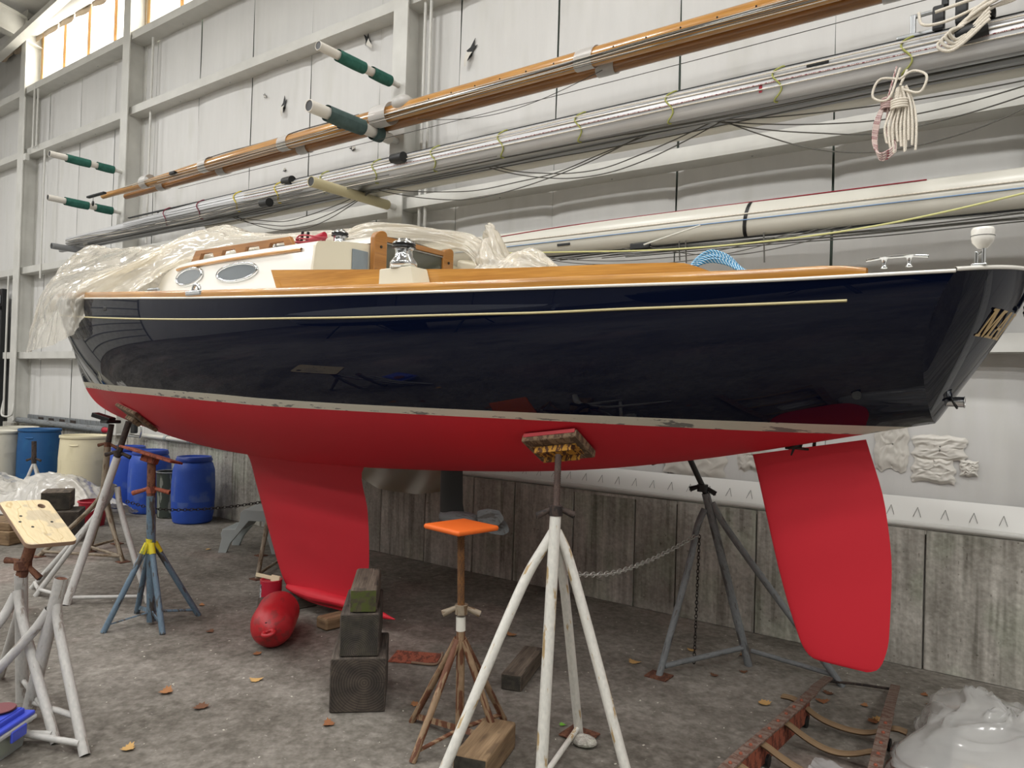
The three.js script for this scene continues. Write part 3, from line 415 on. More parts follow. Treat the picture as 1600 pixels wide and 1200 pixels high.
// companionway
{ const cw = new THREE.Group(); cw.name = 'companionway'; cw.userData.label = 'teak framed companionway with smoked washboards'; boat.add(cw);
  for (const z of [0.33, -0.33]) { const sp = new THREE.Shape(); sp.moveTo(-0.05, 0); sp.lineTo(-0.05, 0.5); sp.quadraticCurveTo(-0.045, 0.525, -0.01, 0.52); sp.quadraticCurveTo(0.045, 0.51, 0.05, 0.47); sp.lineTo(0.05, 0); sp.closePath(); const e = new THREE.ExtrudeGeometry(sp, { depth: 0.03, bevelEnabled: true, bevelSize: 0.006, bevelThickness: 0.006, bevelSegments: 2 }); e.rotateY(-Math.PI / 2); part('post', e, M.teakD, cw, 'teak post').position.set(-3.49, 2.19, z); part('socket', rod([-3.486, 2.61, z], [-3.478, 2.61, z], 0.009), M.black, cw); }
  part('head_beam', rbox(0.03, 0.035, 0.58, 0.006, 'z'), M.teakD, cw).position.set(-3.5, 2.67, 0); part('washboard', rbox(0.012, 0.46, 0.58, 0.004), M.smoke, cw, 'smoked acrylic washboard').position.set(-3.505, 2.42, 0); part('washboard_trim', rbox(0.014, 0.012, 0.58, 0.004), M.steel, cw).position.set(-3.496, 2.645, 0);
  part('instrument_panel', rbox(0.012, 0.13, 0.13, 0.012), STD({ color: 0x7c868c, roughness: 0.3 }), boat, 'grey instrument cover on the bulkhead').position.set(-3.533, 2.505, 0.46);
  const hd = part('sliding_hatch', grid(12, 10, (u, v) => { const s = u * 2 - 1; return [-3.55 - 0.9 * v, 2.685 + 0.03 * (1 - s * s) - (Math.abs(s) > 0.98 ? 0.05 : 0), s * 0.36]; }), M.gel, boat); }
{ // boom lying in the cockpit under the sheet, aft gear, transom gear
  part('boom_crutch_cover', orient(rbox(0.09, 0.95, 0.1, 0.02, 'y'), V(-3.5, 2.62, -0.5), V(-2.6, 2.40, -0.35)), M.cream, boat, 'cream boom end resting in the cockpit');
  const a = new THREE.Group(); a.name = 'antenna'; a.userData.label = 'white mushroom antenna on the stern'; a.position.set(-.2, 2.21, .49); boat.add(a);
  part('dome', lathe([[0, 0.062], [0.016, 0.064], [0.034, 0.085], [0.037, 0.1], [0.038, 0.128], [0.034, 0.137], [0, 0.142]], 30), M.gel, a); part('groove', lathe([[0.0385, 0.106], [0.0385, 0.108]], 30), M.dark, a); part('stem', rod([0.004, 0, 0], [0.004, 0.066, 0], 0.007), M.chrome, a); part('bracket', merge([rbox(0.012, 0.05, 0.02, 0.004).translate(-0.018, 0.028, 0), rbox(0.05, 0.008, 0.03, 0.003).translate(-0.01, 0.004, 0), rod([-0.02, 0.04, 0], [0.004, 0.055, 0], 0.005)]), M.chrome, a);
  const ex = part('exhaust', merge([rod([0, 0, 0], [0.035, 0, 0], 0.022, 0.022, 24, true), rod([-0.03, 0, 0], [0.0, 0, 0], 0.02, 0.02, 24), new THREE.TorusGeometry(0.022, 0.003, 8, 24).rotateY(Math.PI / 2).translate(0.035, 0, 0)]), M.chrome, boat, 'chrome exhaust outlet'); ex.position.set(tX(1.715, 0.06) + 0.02, 1.715, 0.06); const fl = part('exhaust_flange', rod([0, 0, 0], [0.006, 0, 0], 0.034, 0.034, 24), M.black, boat); fl.position.set(tX(1.715, 0.06) + 0.012, 1.715, 0.06); fl.rotation.z = 0.46;
  const st = part('boarding_step', merge([rbox(0.02, 0.09, 0.12, 0.008), rbox(0.02, 0.02, 0.14, 0.006).translate(0.012, -0.055, 0)]), M.black, boat, 'black fitting on the transom'); st.position.set(tX(2.14, 0.06) + 0.012, 2.14, -0.06); st.rotation.z = -0.55; part('transom_rim', pipe([-1, -.8, -.6, -.4, -.2, 0, .2, .4, .6, .8, 1].map((s) => { const d = s * 0.602; return [tX(2.185, d) - 0.002, 2.187 + crown * (1 - s * s), d]; }), 0.008, 60, 8), M.gel, boat, 'white rim around the stern');
  part('through_hull', rod([0, 0, 0], [0, 0, 0.006], 0.018), M.black, boat).position.set(-.62, 1.73, hb(-.62, 1.73) - 0.002);
  part('vent', rbox(0.05, 0.03, 0.012, 0.006), M.black, boat).position.set(-5.35, 2.2, hb(-5.35, 2.2) - 0.002);
}
const font = await new FontLoader().loadAsync('fonts/droid/droid_serif_bold.typeface.json');
{ const g = new TextGeometry('MAI', { font, size: 0.145, depth: 0.002, curveSegments: 4, bevelEnabled: false }); const p = g.attributes.position; for (let i = 0; i < p.count; i++) { const d = 0.31 - p.getX(i) * 0.62, y = 1.97 + p.getY(i) * 0.72; p.setXYZ(i, tX(y, d) + 0.0015 + p.getZ(i), y, d); } g.computeVertexNormals(); part('name_lettering', g, STD({ color: 0xb99a62, roughness: 0.4, side: THREE.DoubleSide }), boat, 'gold serif letters on the transom'); }
console.log('boat');
// ---------------------------------------------------------------- clear sheeting over the foredeck and cabin
function surf(st, nu, nv, amp, k, fu, fv) { // st: stations of equal length lists of [x, y, z]
  const cs = st.map((l) => new THREE.CatmullRomCurve3(l.map(A), false, 'centripetal'));
  const rows = []; for (let j = 0; j <= nv; j++) { const c = new THREE.CatmullRomCurve3(cs.map((q) => q.getPoint(j / nv)), false, 'centripetal'); rows.push(c.getPoints(nu)); }
  const g = grid(nu, nv, (u, v) => { const p = rows[Math.round(v * nv)][Math.round(u * nu)]; return [p.x, p.y, p.z]; });
  const n = g.attributes.normal, p = g.attributes.position;
  for (let j = 0; j <= nv; j++) for (let i = 0; i <= nu; i++) { const id = j * (nu + 1) + i, u = i / nu, v = j / nv; const R = (q) => (1 - Math.min(1, Math.abs(q - 0.5) * 5)) ** 1.5; const a = fbm((u + v * 0.22 + k) % 1, (v * 0.9 + 0.05 + u * 0.7) % 1, fu, fv, 2, 0.4), b = fbm((u + k * 3 + v * 0.1) % 1, (v * 0.93 + u * 0.4) % 1, fu * 3, fv * 3, 2, 0.5); const d = amp * (R(a) * 1.1 + R(b) * 0.42 + (a - 0.5) * 1.2); p.setXYZ(id, p.getX(id) + n.getX(id) * d, p.getY(id) + n.getY(id) * d, p.getZ(id) + n.getZ(id) * d); }
  g.computeVertexNormals(); return g;
}
{
  const S = [[-2.38, [.12, 2.4], [.08, 2.45], [0, 2.48], [-.08, 2.47], [-.2, 2.44], [-.3, 2.4]], [-2.55, [.25, 2.38], [.14, 2.54], [.02, 2.57], [-.1, 2.56], [-.25, 2.5], [-.4, 2.4]], [-2.68, [.26, 2.38], [.14, 2.5], [0, 2.52], [-.1, 2.5], [-.28, 2.48], [-.45, 2.4]], [-2.86, [.2, 2.4], [.09, 2.62], [0, 2.75], [-.12, 2.7], [-.3, 2.5], [-.5, 2.4]], [-3.12, [-.22, 2.48], [-.28, 2.62], [-.34, 2.72], [-.44, 2.72], [-.56, 2.6], [-.72, 2.42]], [-3.45, [-.38, 2.74], [-.42, 2.8], [-.48, 2.85], [-.58, 2.84], [-.7, 2.74], [-.85, 2.5]], [-3.94, [.1, 2.76], [.04, 2.85], [-.05, 2.91], [-.2, 2.86], [-.5, 2.74], [-.8, 2.5]], [-4.3, [.18, 2.75], [.1, 2.81], [0, 2.87], [-.2, 2.85], [-.5, 2.77], [-.84, 2.5]], [-4.8, [.45, 2.7], [.3, 2.78], [.1, 2.87], [-.1, 2.9], [-.5, 2.77], [-.84, 2.5]], [-5.3, [.7, 2.585], [.52, 2.72], [.25, 2.9], [0, 2.96], [-.4, 2.8], [-.84, 2.5]], [-5.75, [.84, 2.36], [.6, 2.66], [.3, 2.95], [0, 3.06], [-.4, 2.8], [-.9, 2.45]], [-5.84, [1.13, 2.12], [1.125, 2.37], [.6, 2.68], [.02, 3.04], [-.4, 2.8], [-.95, 2.44]], [-6.0, [1.115, 2.04], [1.09, 2.40], [.5, 2.72], [0, 2.99], [-.4, 2.8], [-1.0, 2.42]], [-6.4, [1.06, 1.98], [1.01, 2.43], [.55, 2.7], [.05, 2.95], [-.45, 2.76], [-.96, 2.44]], [-7, [.95, 1.95], [.86, 2.48], [.5, 2.74], [0, 2.99], [-.45, 2.77], [-.83, 2.5]], [-7.5, [.82, 1.95], [.7, 2.54], [.42, 2.8], [0, 3.03], [-.4, 2.8], [-.66, 2.55]], [-8, [.66, 1.95], [.48, 2.6], [.3, 2.88], [0, 3.11], [-.3, 2.87], [-.43, 2.58]], [-8.3, [.55, 1.96], [.4, 2.62], [.2, 2.92], [0, 3.13], [-.2, 2.87], [-.32, 2.6]], [-8.6, [.42, 1.98], [.32, 2.58], [.15, 2.82], [0, 2.95], [-.13, 2.82], [-.24, 2.6]], [-8.85, [.32, 2.0], [.24, 2.5], [.1, 2.68], [0, 2.74], [-.08, 2.68], [-.15, 2.5]], [-9.0, [.22, 2.05], [.16, 2.3], [.05, 2.44], [0, 2.48], [-.05, 2.42], [-.1, 2.3]]];
  const st = S.map((s) => s.slice(1).map(([z, y]) => [s[0], y, ZC + z]));
  solo('plastic_sheet', surf(st, 460, 150, 0.03, 0.13, 24, 6), M.sheet, 'milky plastic sheet draped over the bow and cabin top of the sailboat', 'plastic sheet');
}
{ // things lying on the boat
  const r = thing('rope', 'blue and white rope heaped on the side deck by the coaming end', 'rope', [-1.2, 2.235, ZC + 0.5]);
  for (let k = 0; k < 9; k++) { const a = rr(-0.02, 0.02), h = 0.07 + 0.012 * k / 2; part('strand', pipe([[-0.09 + a, 0.0, 0.05 + 0.006 * k], [-0.07, h * 0.7, 0.03], [-0.02 + a, h, 0], [0.05, h * 0.8, -0.02], [0.12 + a, h * 0.25, -0.03 - 0.006 * k], [0.2 + 0.02 * k, 0.0, -0.04 - 0.008 * k]], 0.006, 40, 6), M.ropeB, r); }
  const tb = thing('traveler_block', 'dark grey track block under the blue rope', 'block', [-1.19, 2.21, ZC + 0.5]); part('body', rbox(0.16, 0.035, 0.04, 0.008), STD({ color: 0x3f4347, roughness: 0.5 }), tb).position.set(0.02, 0.02, 0.05); part('end_stop', rbox(0.035, 0.05, 0.05, 0.01), M.black, tb).position.set(-0.1, 0.03, 0.05);
  const tool = thing('hand_pump', 'red handled tool with its pink line on the cabin top', 'tool', [-4.14, 2.645, ZC + 0.33]); part('handle', rod([-0.08, 0.065, 0], [0.1, 0.1, 0.0], 0.024, 0.022, 16), M.redPlastic, tool); part('shaft', rod([-0.35, 0.03, -0.03], [-0.07, 0.066, 0], 0.012), M.whiteP, tool);
  for (let k = 0; k < 5; k++) { const pts = []; for (let i = 0; i < 14; i++) { const a = i / 14 * 6.283; pts.push([0.13 * Math.cos(a) + 0.01 * k, 0.015 + 0.014 * k + 0.01 * Math.sin(a * 2 + k), 0.07 * Math.sin(a) + 0.06]); } part('line_coil', pipe(pts, 0.006, 50, 6, true), M.pinkline, tool); }
  const cl2 = thing('rope_clutch', 'black rope clutch with upright levers on the cabin top', 'clutch', [-4.3, 2.625, ZC + 0.46]); part('body', rbox(0.14, 0.04, 0.1, 0.01), M.black, cl2).position.y = 0.02; for (const [x, y] of [[0.1, 0.11], [0.16, 0.1]]) part('lever', orient(rbox(0.016, 0.075, 0.018, 0.005, 'y'), V(x, y - 0.035, -0.06), V(x + 0.012, y + 0.035, -0.06)), M.black, cl2); part('shackle', new THREE.TorusGeometry(0.02, 0.006, 6, 14), M.chrome, cl2).position.set(-0.05, 0.05, 0.05);
  const bl = thing('block_and_shackle', 'black blocks with loose line by the far companionway post', 'block', [-3.36, 2.44, ZC - 0.5]); part('block', rbox(0.12, 0.04, 0.05, 0.012), M.black, bl).rotation.z = -0.5; part('block', rbox(0.07, 0.05, 0.05, 0.012), M.black, bl).position.set(0.12, -0.06, 0); part('shackle', new THREE.TorusGeometry(0.025, 0.006, 6, 14), M.chrome, bl).position.set(0.06, 0.02, 0);
}
console.log('sheet');
// ---------------------------------------------------------------- spar racks: pipe arms on the columns
function arm(x, y, zt, wrapMat, label, opt = {}) {
  const t = thing('rack_arm', label, 'rack arm', [x, y, 0], 'spar rack arms'); const r = opt.r || 0.042, zb = -5.3, mat = opt.mat || M.pvc; const p = (z, dy = 0) => [0, dy, z];
  part('sleeve', rod(p(zb + 0.1), p(zt), r, r, 18, true), mat, t); part('stub', rod(p(zb), p(zb + 0.14), r * 0.62), M.steelW, t); part('bore', rod(p(zt - 0.05), p(zt - 0.002), r * 0.86, r * 0.86, 16), M.black, t);
  part('rim', new THREE.TorusGeometry(r * 0.95, r * 0.08, 8, 20).translate(0, 0, zt), mat, t);
  const L = zt - zb; if (wrapMat) for (const [a, b] of opt.wraps || [[0.12, 0.36], [0.46, 0.78]]) { const g = grid(18, 12, (u, v) => { const an = u * 2 * Math.PI, q = r * (1.27 + 0.1 * fbm(u, v * 0.8, 5, 4, 2) + 0.12 * Math.sin(an) ** 2 * (Math.sin(an) < 0 ? Math.sin(v * 3.1) : 0.2)); return [q * Math.cos(an), q * Math.sin(an), zb + L * (a + (b - a) * v), u * 0.3, v * 0.3]; }); part('wrap', g, wrapMat, t, 'green cloth wrap'); }
  return t;
}
arm(-5.40, 4.79, -4.28, M.green, 'upper rack arm with two green wraps on the middle column'); arm(-5.40, 4.215, -4.2, M.greenD, 'rack arm with faded grey-green wraps carrying the wooden masts', { r: 0.056, wraps: [[0.2, 0.3], [0.42, 0.82]] }); arm(-5.40, 3.545, -4.25, null, 'yellowed bare pipe arm carrying the aluminium masts', { mat: M.pvcY, r: 0.048 }); arm(-5.40, 2.76, -4.6, null, 'lowest pipe arm on the middle column behind the plastic sheet');
arm(-11.08, 4.77, -4.33, M.green, 'upper rack arm with two green wraps on the far column'); arm(-11.08, 4.17, -4.33, M.green, 'green wrapped arm under the tips of the wooden masts'); arm(-11.08, 3.52, -4.4, null, 'lowest pipe arm on the far column', { mat: M.aluD });
for (const y of [4.215, 3.545, 2.76]) arm(0.28, y, -4.4, null, 'rack arm ' + (y > 4 ? 'under the wooden masts' : y > 3 ? 'under the aluminium masts' : 'under the white boom') + ', just out of view on the right');

function spar(name, label, x0, x1, y, z, ry, rz, mat, cat = 'mast', taper = 0) {
  const t = thing(name, label, cat, [0, y, z]);
  part('tube', grid(28, 40, (u, v) => { const a = u * 2 * Math.PI, X = mix(x0, x1, v), k = 1 - taper * ss(0.3, 0, v); return [X, ry * k * Math.sin(a) - (1 - k) * ry, rz * k * Math.cos(a), X, u * 0.5]; }), mat, t);
  for (const [X, s] of [[x0, 1 - taper], [x1, 1]]) { const c = part('end_cap', new THREE.SphereGeometry(1, 20, 10), mat, t); c.scale.set(0.02, ry * s * 0.98, rz * s * 0.98); c.position.set(X, -(1 - s) * ry, 0); }
  return t;
}
const track = (t, x0, x1, y, z, mat = M.aluD, h = 0.018) => part('sail_track', box(x1 - x0, h, 0.02), mat, t).position.set((x0 + x1) / 2, y, z);
function wireRun(t, x0, x1, y, z, sag, r, mat, name = 'wire', n = 5, jit = 0.02) { const pts = []; for (let i = 0; i <= n; i++) { const u = i / n; pts.push([mix(x0, x1, u), y - sag * Math.sin(Math.PI * u) + rr(-jit, jit), z + rr(-jit, jit)]); } part(name, pipe(pts, r, 10 * n, 5), mat, t); }
function band(t, X, ry, rz, w, mat, name = 'band', off = 0.006) { part(name, grid(24, 2, (u, v) => { const a = u * 2 * Math.PI; return [X + (v - 0.5) * w + 0.02 * Math.sin(a), (ry + off) * Math.sin(a), (rz + off) * Math.cos(a)]; }), mat, t); }
{ // wooden masts
  const a = spar('wooden_mast', 'varnished wooden mast, the nearer of two lying on the upper arms', -10.9, 1.6, 4.345, -4.97, 0.072, 0.07, M.teak, 'mast', 0.45); const b = spar('wooden_mast', 'varnished wooden mast, the farther and lower of two on the upper arms', -10.6, 1.6, 4.335, -5.145, 0.066, 0.066, M.teakD, 'mast', 0.4);
  track(a, -5.2, 1.5, -0.03, 0.066, M.steel, 0.012); track(b, -9, 1.5, 0.03, 0.066, M.aluD, 0.014);
  for (const X of [-9.7, -8.3, -6.75, -2.98, -0.9]) { band(a, X, 0.074, 0.072, 0.16, M.wrap, 'foam_wrap', 0.008); band(b, X + 0.1, 0.068, 0.068, 0.16, M.wrap, 'foam_wrap', 0.008); }
  band(a, -5.25, 0.085, 0.085, 0.22, M.wrap, 'foam_wrap', 0.02); part('bag', new THREE.SphereGeometry(0.09, 16, 12).scale(1.3, 0.8, 0.9), M.wrap, a, 'white bag taped over a fitting').position.set(-4.98, 0.06, 0.03);
  for (let k = 0; k < 6; k++) wireRun(a, -10.5 + k * 0.3, 1.5, -0.02 - 0.015 * k, 0.075 + 0.006 * (k % 3), 0, 0.0035, k % 2 ? M.wire : M.rope, 'stay', 9, 0.012);
  wireRun(a, -9, 1.5, -0.17, -0.05, 0.03, 0.003, M.wireD, 'stay', 8, 0.01); wireRun(b, -4.9, -2.9, -0.06, 0.07, 0.14, 0.003, M.wireD, 'stay', 6, 0.0); wireRun(a, -8.4, -5.6, 0.085, 0.0, 0, 0.006, M.wireD, 'halyard', 6, 0.012);
  for (const X of [-5.6, -5.75, -8.9]) part('mast_fitting', rbox(0.12, 0.04, 0.05, 0.012), M.black, a).position.set(X, -0.03, 0.085);
  part('hanging_block', merge([rod([0, 0, 0], [0, -0.1, 0], 0.003), new THREE.SphereGeometry(0.032, 12, 8).scale(0.8, 1.2, 0.5).translate(0, -0.13, 0)]), M.black, a, 'small block hanging from the mast tip').position.set(-10.75, -0.07, 0.2); part('tip_fitting', rbox(0.5, 0.03, 0.05, 0.01), M.dark, a).position.set(-10.75, -0.075, 0.16);
  for (let k = 0; k < 16; k++) part('fastener', new THREE.SphereGeometry(0.007, 6, 4), M.dark, a).position.set(-4.6 + k * 0.27, 0.0, 0.0715);
}
{ // aluminium masts
  const a = spar('aluminium_mast', 'large silver mast, nearest of the bundle on the lower arms, tied with green line', -11.3, 1.6, 3.693, -4.70, 0.098, 0.068, M.alu, 'mast', 0.4), b = spar('aluminium_mast', 'plain silver mast directly behind the large one', -11.4, 1.6, 3.655, -4.845, 0.062, 0.05, M.aluM || (M.aluM = STD({ color: 0x9d9fa1, metalness: 0.75, roughness: 0.35 }))), c = spar('aluminium_mast', 'dark grey weathered mast at the back of the bundle', -11.8, 1.6, 3.66, -4.96, 0.055, 0.045, M.aluM), d = spar('boom', 'slim white boom tied under the aluminium masts', -8.4, 0.9, 3.637, -5.07, 0.044, 0.042, M.whiteP, 'boom');
  part('luff_track', box(11.2, 0.012, 0.025), M.dark, a).position.set(-4, 0.1, 0.0); for (const y of [0.03, 0.0, -0.03]) part('extrusion_ridge', box(11.2, 0.005, 0.005), M.steel, a).position.set(-4, y, 0.0665);
  for (let k = 0; k < 14; k++) { const pts = [], X = -8.6 + k * 0.72, h = 0.104; for (let i = 0; i <= 12; i++) { const q = i / 12 * Math.PI * 1.15 - 0.3; pts.push([X + 0.03 * Math.sin(i), h * Math.cos(q) * 1.02, 0.075 * Math.sin(q)]); } part('tie', pipe(pts, 0.006, 26, 5), k < 2 ? M.maroon : k < 4 ? M.yellow : M.ropeG, a, k < 2 ? 'maroon tie' : k < 4 ? 'yellow tie' : 'green tie line'); }
  for (let k = 0; k < 4; k++) wireRun(a, -7, 1.5, 0.055 - 0.03 * k, 0.07, 0, 0.0045, k === 2 ? M.ropeR : M.rope, 'halyard', 12, 0.004);
  for (let k = 0; k < 4; k++) wireRun(b, -11 + k * 0.8, 1.5, -0.05 - 0.008 * k, 0.055 - 0.03 * (k % 4), 0, 0.004, k % 3 ? M.wire : M.wireD, 'stay', 8, 0.02);
  for (const [x0, x1, s] of [[-5.3, -2.4, 0.26], [-5.2, -2.35, 0.2], [-3.9, -1.8, 0.24], [-3.85, -1.9, 0.2], [-1.9, 0.5, 0.28], [-1.9, 0.6, 0.2], [-1.85, 0.4, 0.4], [-7.6, -5.2, 0.22], [-7.6, -5.3, 0.16], [-7.5, -5.2, 0.28], [-1.9, 1.2, 0.12]]) wireRun(c, x0, x1, -0.05, 0.1, s, 0.0045, M.wireD, 'slack_stay', 7, 0.008);
  for (const [x, y, z] of [[-6.35, 0.09, 0.04], [-4.75, 0.05, 0.085], [-6.6, -0.12, 0.12]]) part('spreader_boot', rod([x, y, z], [x + 0.16, y - 0.012, z + 0.02], 0.04, 0.045, 16), M.black, a, 'black rubber boot');
  part('masthead', merge([rbox(0.3, 0.1, 0.06, 0.02), rbox(0.12, 0.06, 0.1, 0.02).translate(0.15, -0.04, 0)]), M.aluD, b).position.set(-11.5, 0.02, 0); part('masthead', rbox(0.34, 0.08, 0.07, 0.02), M.aluM, c).position.set(-12, 0, 0);
  part('lashing', rod([-9.1, 0.0, 0.07], [-9.05, 0.17, 0.05], 0.012), M.wireD, b);
  for (let k = 0; k < 8; k++) wireRun(a, -11.2, -6.4 + 0.4 * k, -0.03 - 0.012 * k, 0.07 - 0.006 * (k % 3), 0.02, 0.004, [M.wire, M.wireD, M.rope][k % 3], 'stay', 9, 0.016);
  band(b, -11.0, 0.062, 0.05, 0.14, M.whiteP, 'tape', 0.004); part('butt_cap', rod([-11.3, -0.01, 0.1], [-11.12, -0.01, 0.1], 0.04, 0.045, 16), M.black, b);
  // clutches, goosenecks and blocks near the butt
  part('gooseneck_bracket', merge([rbox(0.24, 0.02, 0.05, 0.005).translate(-0.62, 0.11, 0), rbox(0.03, 0.12, 0.03, 0.006).translate(-0.66, 0.17, 0), rod([-0.66, 0.22, 0], [-0.56, 0.225, 0], 0.012)]), M.steel, a); for (const [x, y] of [[-0.53, 0.17], [-0.42, 0.18]]) part('clutch', merge([rbox(0.06, 0.14, 0.06, 0.012).translate(x, y, 0.01), rbox(0.035, 0.06, 0.04, 0.01).translate(x + 0.03, y + 0.09, 0.01)]), M.black, a, 'black clutch'); part('cam_cleat', rbox(0.14, 0.05, 0.06, 0.015), M.black, a).position.set(-0.33, 0.13, 0.02); part('drum_cap', rod([-0.44, 0.01, 0.1], [-0.29, 0.03, 0.1], 0.045, 0.045, 18), M.black, a, 'black round cap'); part('sheave_slot', rbox(0.13, 0.018, 0.01, 0.006), M.dark, a).position.set(-1.16, 0.05, 0.066); part('mast_step_mark', rbox(0.02, 0.05, 0.003, 0.001), M.redline, a).position.set(-1.5, -0.03, 0.068);
  const heap = thing('rope_heap', 'coil of off-white rope piled on the mast butt at the right edge', 'rope', [-0.18, 3.84, -4.66]); for (let k = 0; k < 9; k++) part('loop', pipe([[-0.3 + 0.02 * k, -0.14 + 0.012 * k, 0.08 + rr(-0.02, 0.02)], [-0.17 + rr(-0.02, 0.02), -0.05 + rr(-0.015, 0.015), 0.09 + rr(-0.02, 0.02)], [0.0, 0.0 + 0.014 * k, 0.06 + rr(-0.03, 0.03)], [0.14 + rr(-0.04, 0.04), 0.06 + rr(-0.05, 0.05), 0.02], [0.3, 0.02 + rr(-0.08, 0.06), rr(-0.06, 0.06)]], 0.009, 30, 6), M.rope, heap); for (let k = 0; k < 4; k++) part('loop', pipe([[-0.22, -0.1, 0.09], [-0.34 + 0.02 * k, -0.18 + 0.014 * k, 0.1 + 0.014 * k], [-0.28 + 0.01 * k, -0.225 + 0.018 * k, 0.1], [-0.1, -0.1 + 0.02 * k, 0.1]], 0.009, 26, 6), M.rope, heap); part('loop', pipe([[-0.36, 0.03, 0.05], [-0.2, 0.05, 0.05], [0.1, 0.1, 0], [0.3, 0.12, -0.02]], 0.009, 26, 6), M.rope, heap); part('loop', pipe([[-0.1, 0.02, 0.05], [-0.32, -0.05, 0.08], [-0.42, -0.03, 0.07], [-0.44, 0.05, 0.05]], 0.008, 26, 6), M.rope, heap);
}
{ // hanging halyard coil
  const h = thing('rope_coil', 'white halyard coil hanging in a hank below the aluminium masts', 'rope', [-0.68, 3.45, -4.44]); for (let k = 0; k < 9; k++) { const x = -0.03 + 0.012 * k, b = -0.33 - 0.03 * (k % 3); part('strand', pipe([[x * 0.5, -0.03, 0.01 * (k % 3)], [x, -0.12, 0.012 * (k % 2)], [x * 1.6 - 0.02, -0.24, 0.01], [x * 1.4 - 0.01, b, 0], [x * 1.2, -0.22, -0.015], [x * 0.5, -0.08, -0.01]], 0.0065, 34, 6), M.rope, h); } for (let k = 0; k < 4; k++) part('turn', new THREE.TorusGeometry(0.04, 0.007, 6, 20).rotateX(Math.PI / 2 + 0.1).translate(0, -0.1 - 0.013 * k, 0), M.rope, h); part('loop', pipe([[0, 0.02, 0], [0.06, 0.05, 0], [0.13, 0.0, 0.02], [0.1, -0.08, 0.02], [0.02, -0.05, 0.02]], 0.0065, 30, 6), M.rope, h); part('loop', pipe([[0, 0.02, 0], [-0.1, 0.03, 0.02], [-0.13, -0.06, 0.02], [-0.06, -0.09, 0.02], [0, 0.08, 0]], 0.0065, 30, 6), M.rope, h); part('hanger', rod([0.0, -0.02, 0], [0.01, 0.12, -0.15], 0.007), M.rope, h);
  const r = thing('rope_coil', 'red flecked rope coil hanging left of the white hank', 'rope', [-0.745, 3.4, -4.45]); for (let k = 0; k < 4; k++) part('strand', pipe([[0, -0.02, 0], [-0.03 - 0.008 * k, -0.14, 0.01], [-0.045 - 0.006 * k, -0.26, 0.0], [-0.02, -0.36 + 0.01 * k, 0.01 * k], [0.05, -0.32 + 0.012 * k, 0.01], [0.0, -0.2, -0.01], [0.01, -0.05, 0]], 0.0055, 40, 6), M.ropeR, r); for (let k = 0; k < 5; k++) part('turn', new THREE.TorusGeometry(0.026, 0.006, 6, 16).rotateX(Math.PI / 2 - 0.15).translate(0, -0.03 - 0.012 * k, 0), M.ropeR, r); part('hanger', rod([0, -0.04, 0], [0.02, 0.21, -0.16], 0.005), M.ropeR, r);
}
{ // white boom / mast on the lowest arms, with its lines
  const a = spar('white_mast', 'fat cream-white mast lying low behind the sailboat stern', -5.7, 1.8, 2.925, -4.98, 0.118, 0.095, STD({ color: 0xd2cfc4, roughness: 0.3 }), 'mast', 0); const ln = (yy, sgn) => [yy, Math.sqrt(1 - (yy / 0.118) ** 2) * 0.095 + 0.004];
  const run = (x0, x1, y, r, mat, nm) => { const [yy, zz] = ln(y); part(nm, rod([x0, yy, zz], [x1, yy, zz], r, r, 6), mat, a); }; run(-5, 1.7, 0.02, 0.005, M.rope, 'halyard'); run(-5, 1.7, -0.02, 0.0035, M.blueline, 'blue_line'); part('red_line', pipe([[-3.9, 0.07, 0.082], [-3.2, 0.1, 0.055], [-2.6, 0.112, 0.03], [-1.9, 0.112, 0.03], [-1.4, 0.108, 0.045], [-0.6, 0.106, 0.05]], 0.004, 40, 6), M.redline, a); band(a, -1.66, 0.118, 0.095, 0.025, M.black, 'strap', 0.003);
  part('luff_groove', box(7.4, 0.012, 0.03), M.dark, a).position.set(-1.95, -0.117, 0.0); part('slot', rbox(0.12, 0.02, 0.01, 0.005), M.dark, a).position.set(-3.1, -0.05, 0.088);
  for (let k = 0; k < 7; k++) wireRun(a, -3.8 + 0.2 * k, 1.6, -0.125 - 0.008 * k, 0.03 - 0.02 * (k % 4), 0.01, 0.004, k % 2 ? M.wireD : M.wire, 'stay', 7, 0.012); for (const [x0, x1, s] of [[-3.4, -1.2, 0.14], [-3.3, -1.3, 0.1], [-2.4, -1.0, 0.12], [-2.6, -1.1, 0.06]]) wireRun(a, x0, x1, -0.125, 0.06, s, 0.0035, M.wireD, 'slack_stay', 6, 0.006); part('tang', rbox(0.16, 0.05, 0.03, 0.01), M.black, a).position.set(-2.45, -0.12, 0.06); part('strut', rod([-2.4, -0.12, 0.1], [-1.95, -0.04, 0.16], 0.006), M.whiteP, a);
  for (const [x, l] of [[-1.55, 0.2], [-2.1, 0.16], [-2.15, 0.14], [-3.35, 0.12]]) part('tie_tail', rod([x, -0.11, 0.05], [x + 0.01, -0.11 - l, 0.05], 0.005), M.wireD, a);
  solo('guard_line', pipe([[-3.45, 2.76, -4.45], [-2.9, 2.715, -4.42], [-2, 2.65, -4.4], [-1.4, 2.642, -4.4], [-0.9, 2.66, -4.4], [-0.5, 2.7, -4.4], [0.3, 2.83, -4.42]], 0.0055, 80, 6), M.ropeY, 'pale yellow line stretched across above the stern deck', 'rope');
}
console.log('spars');
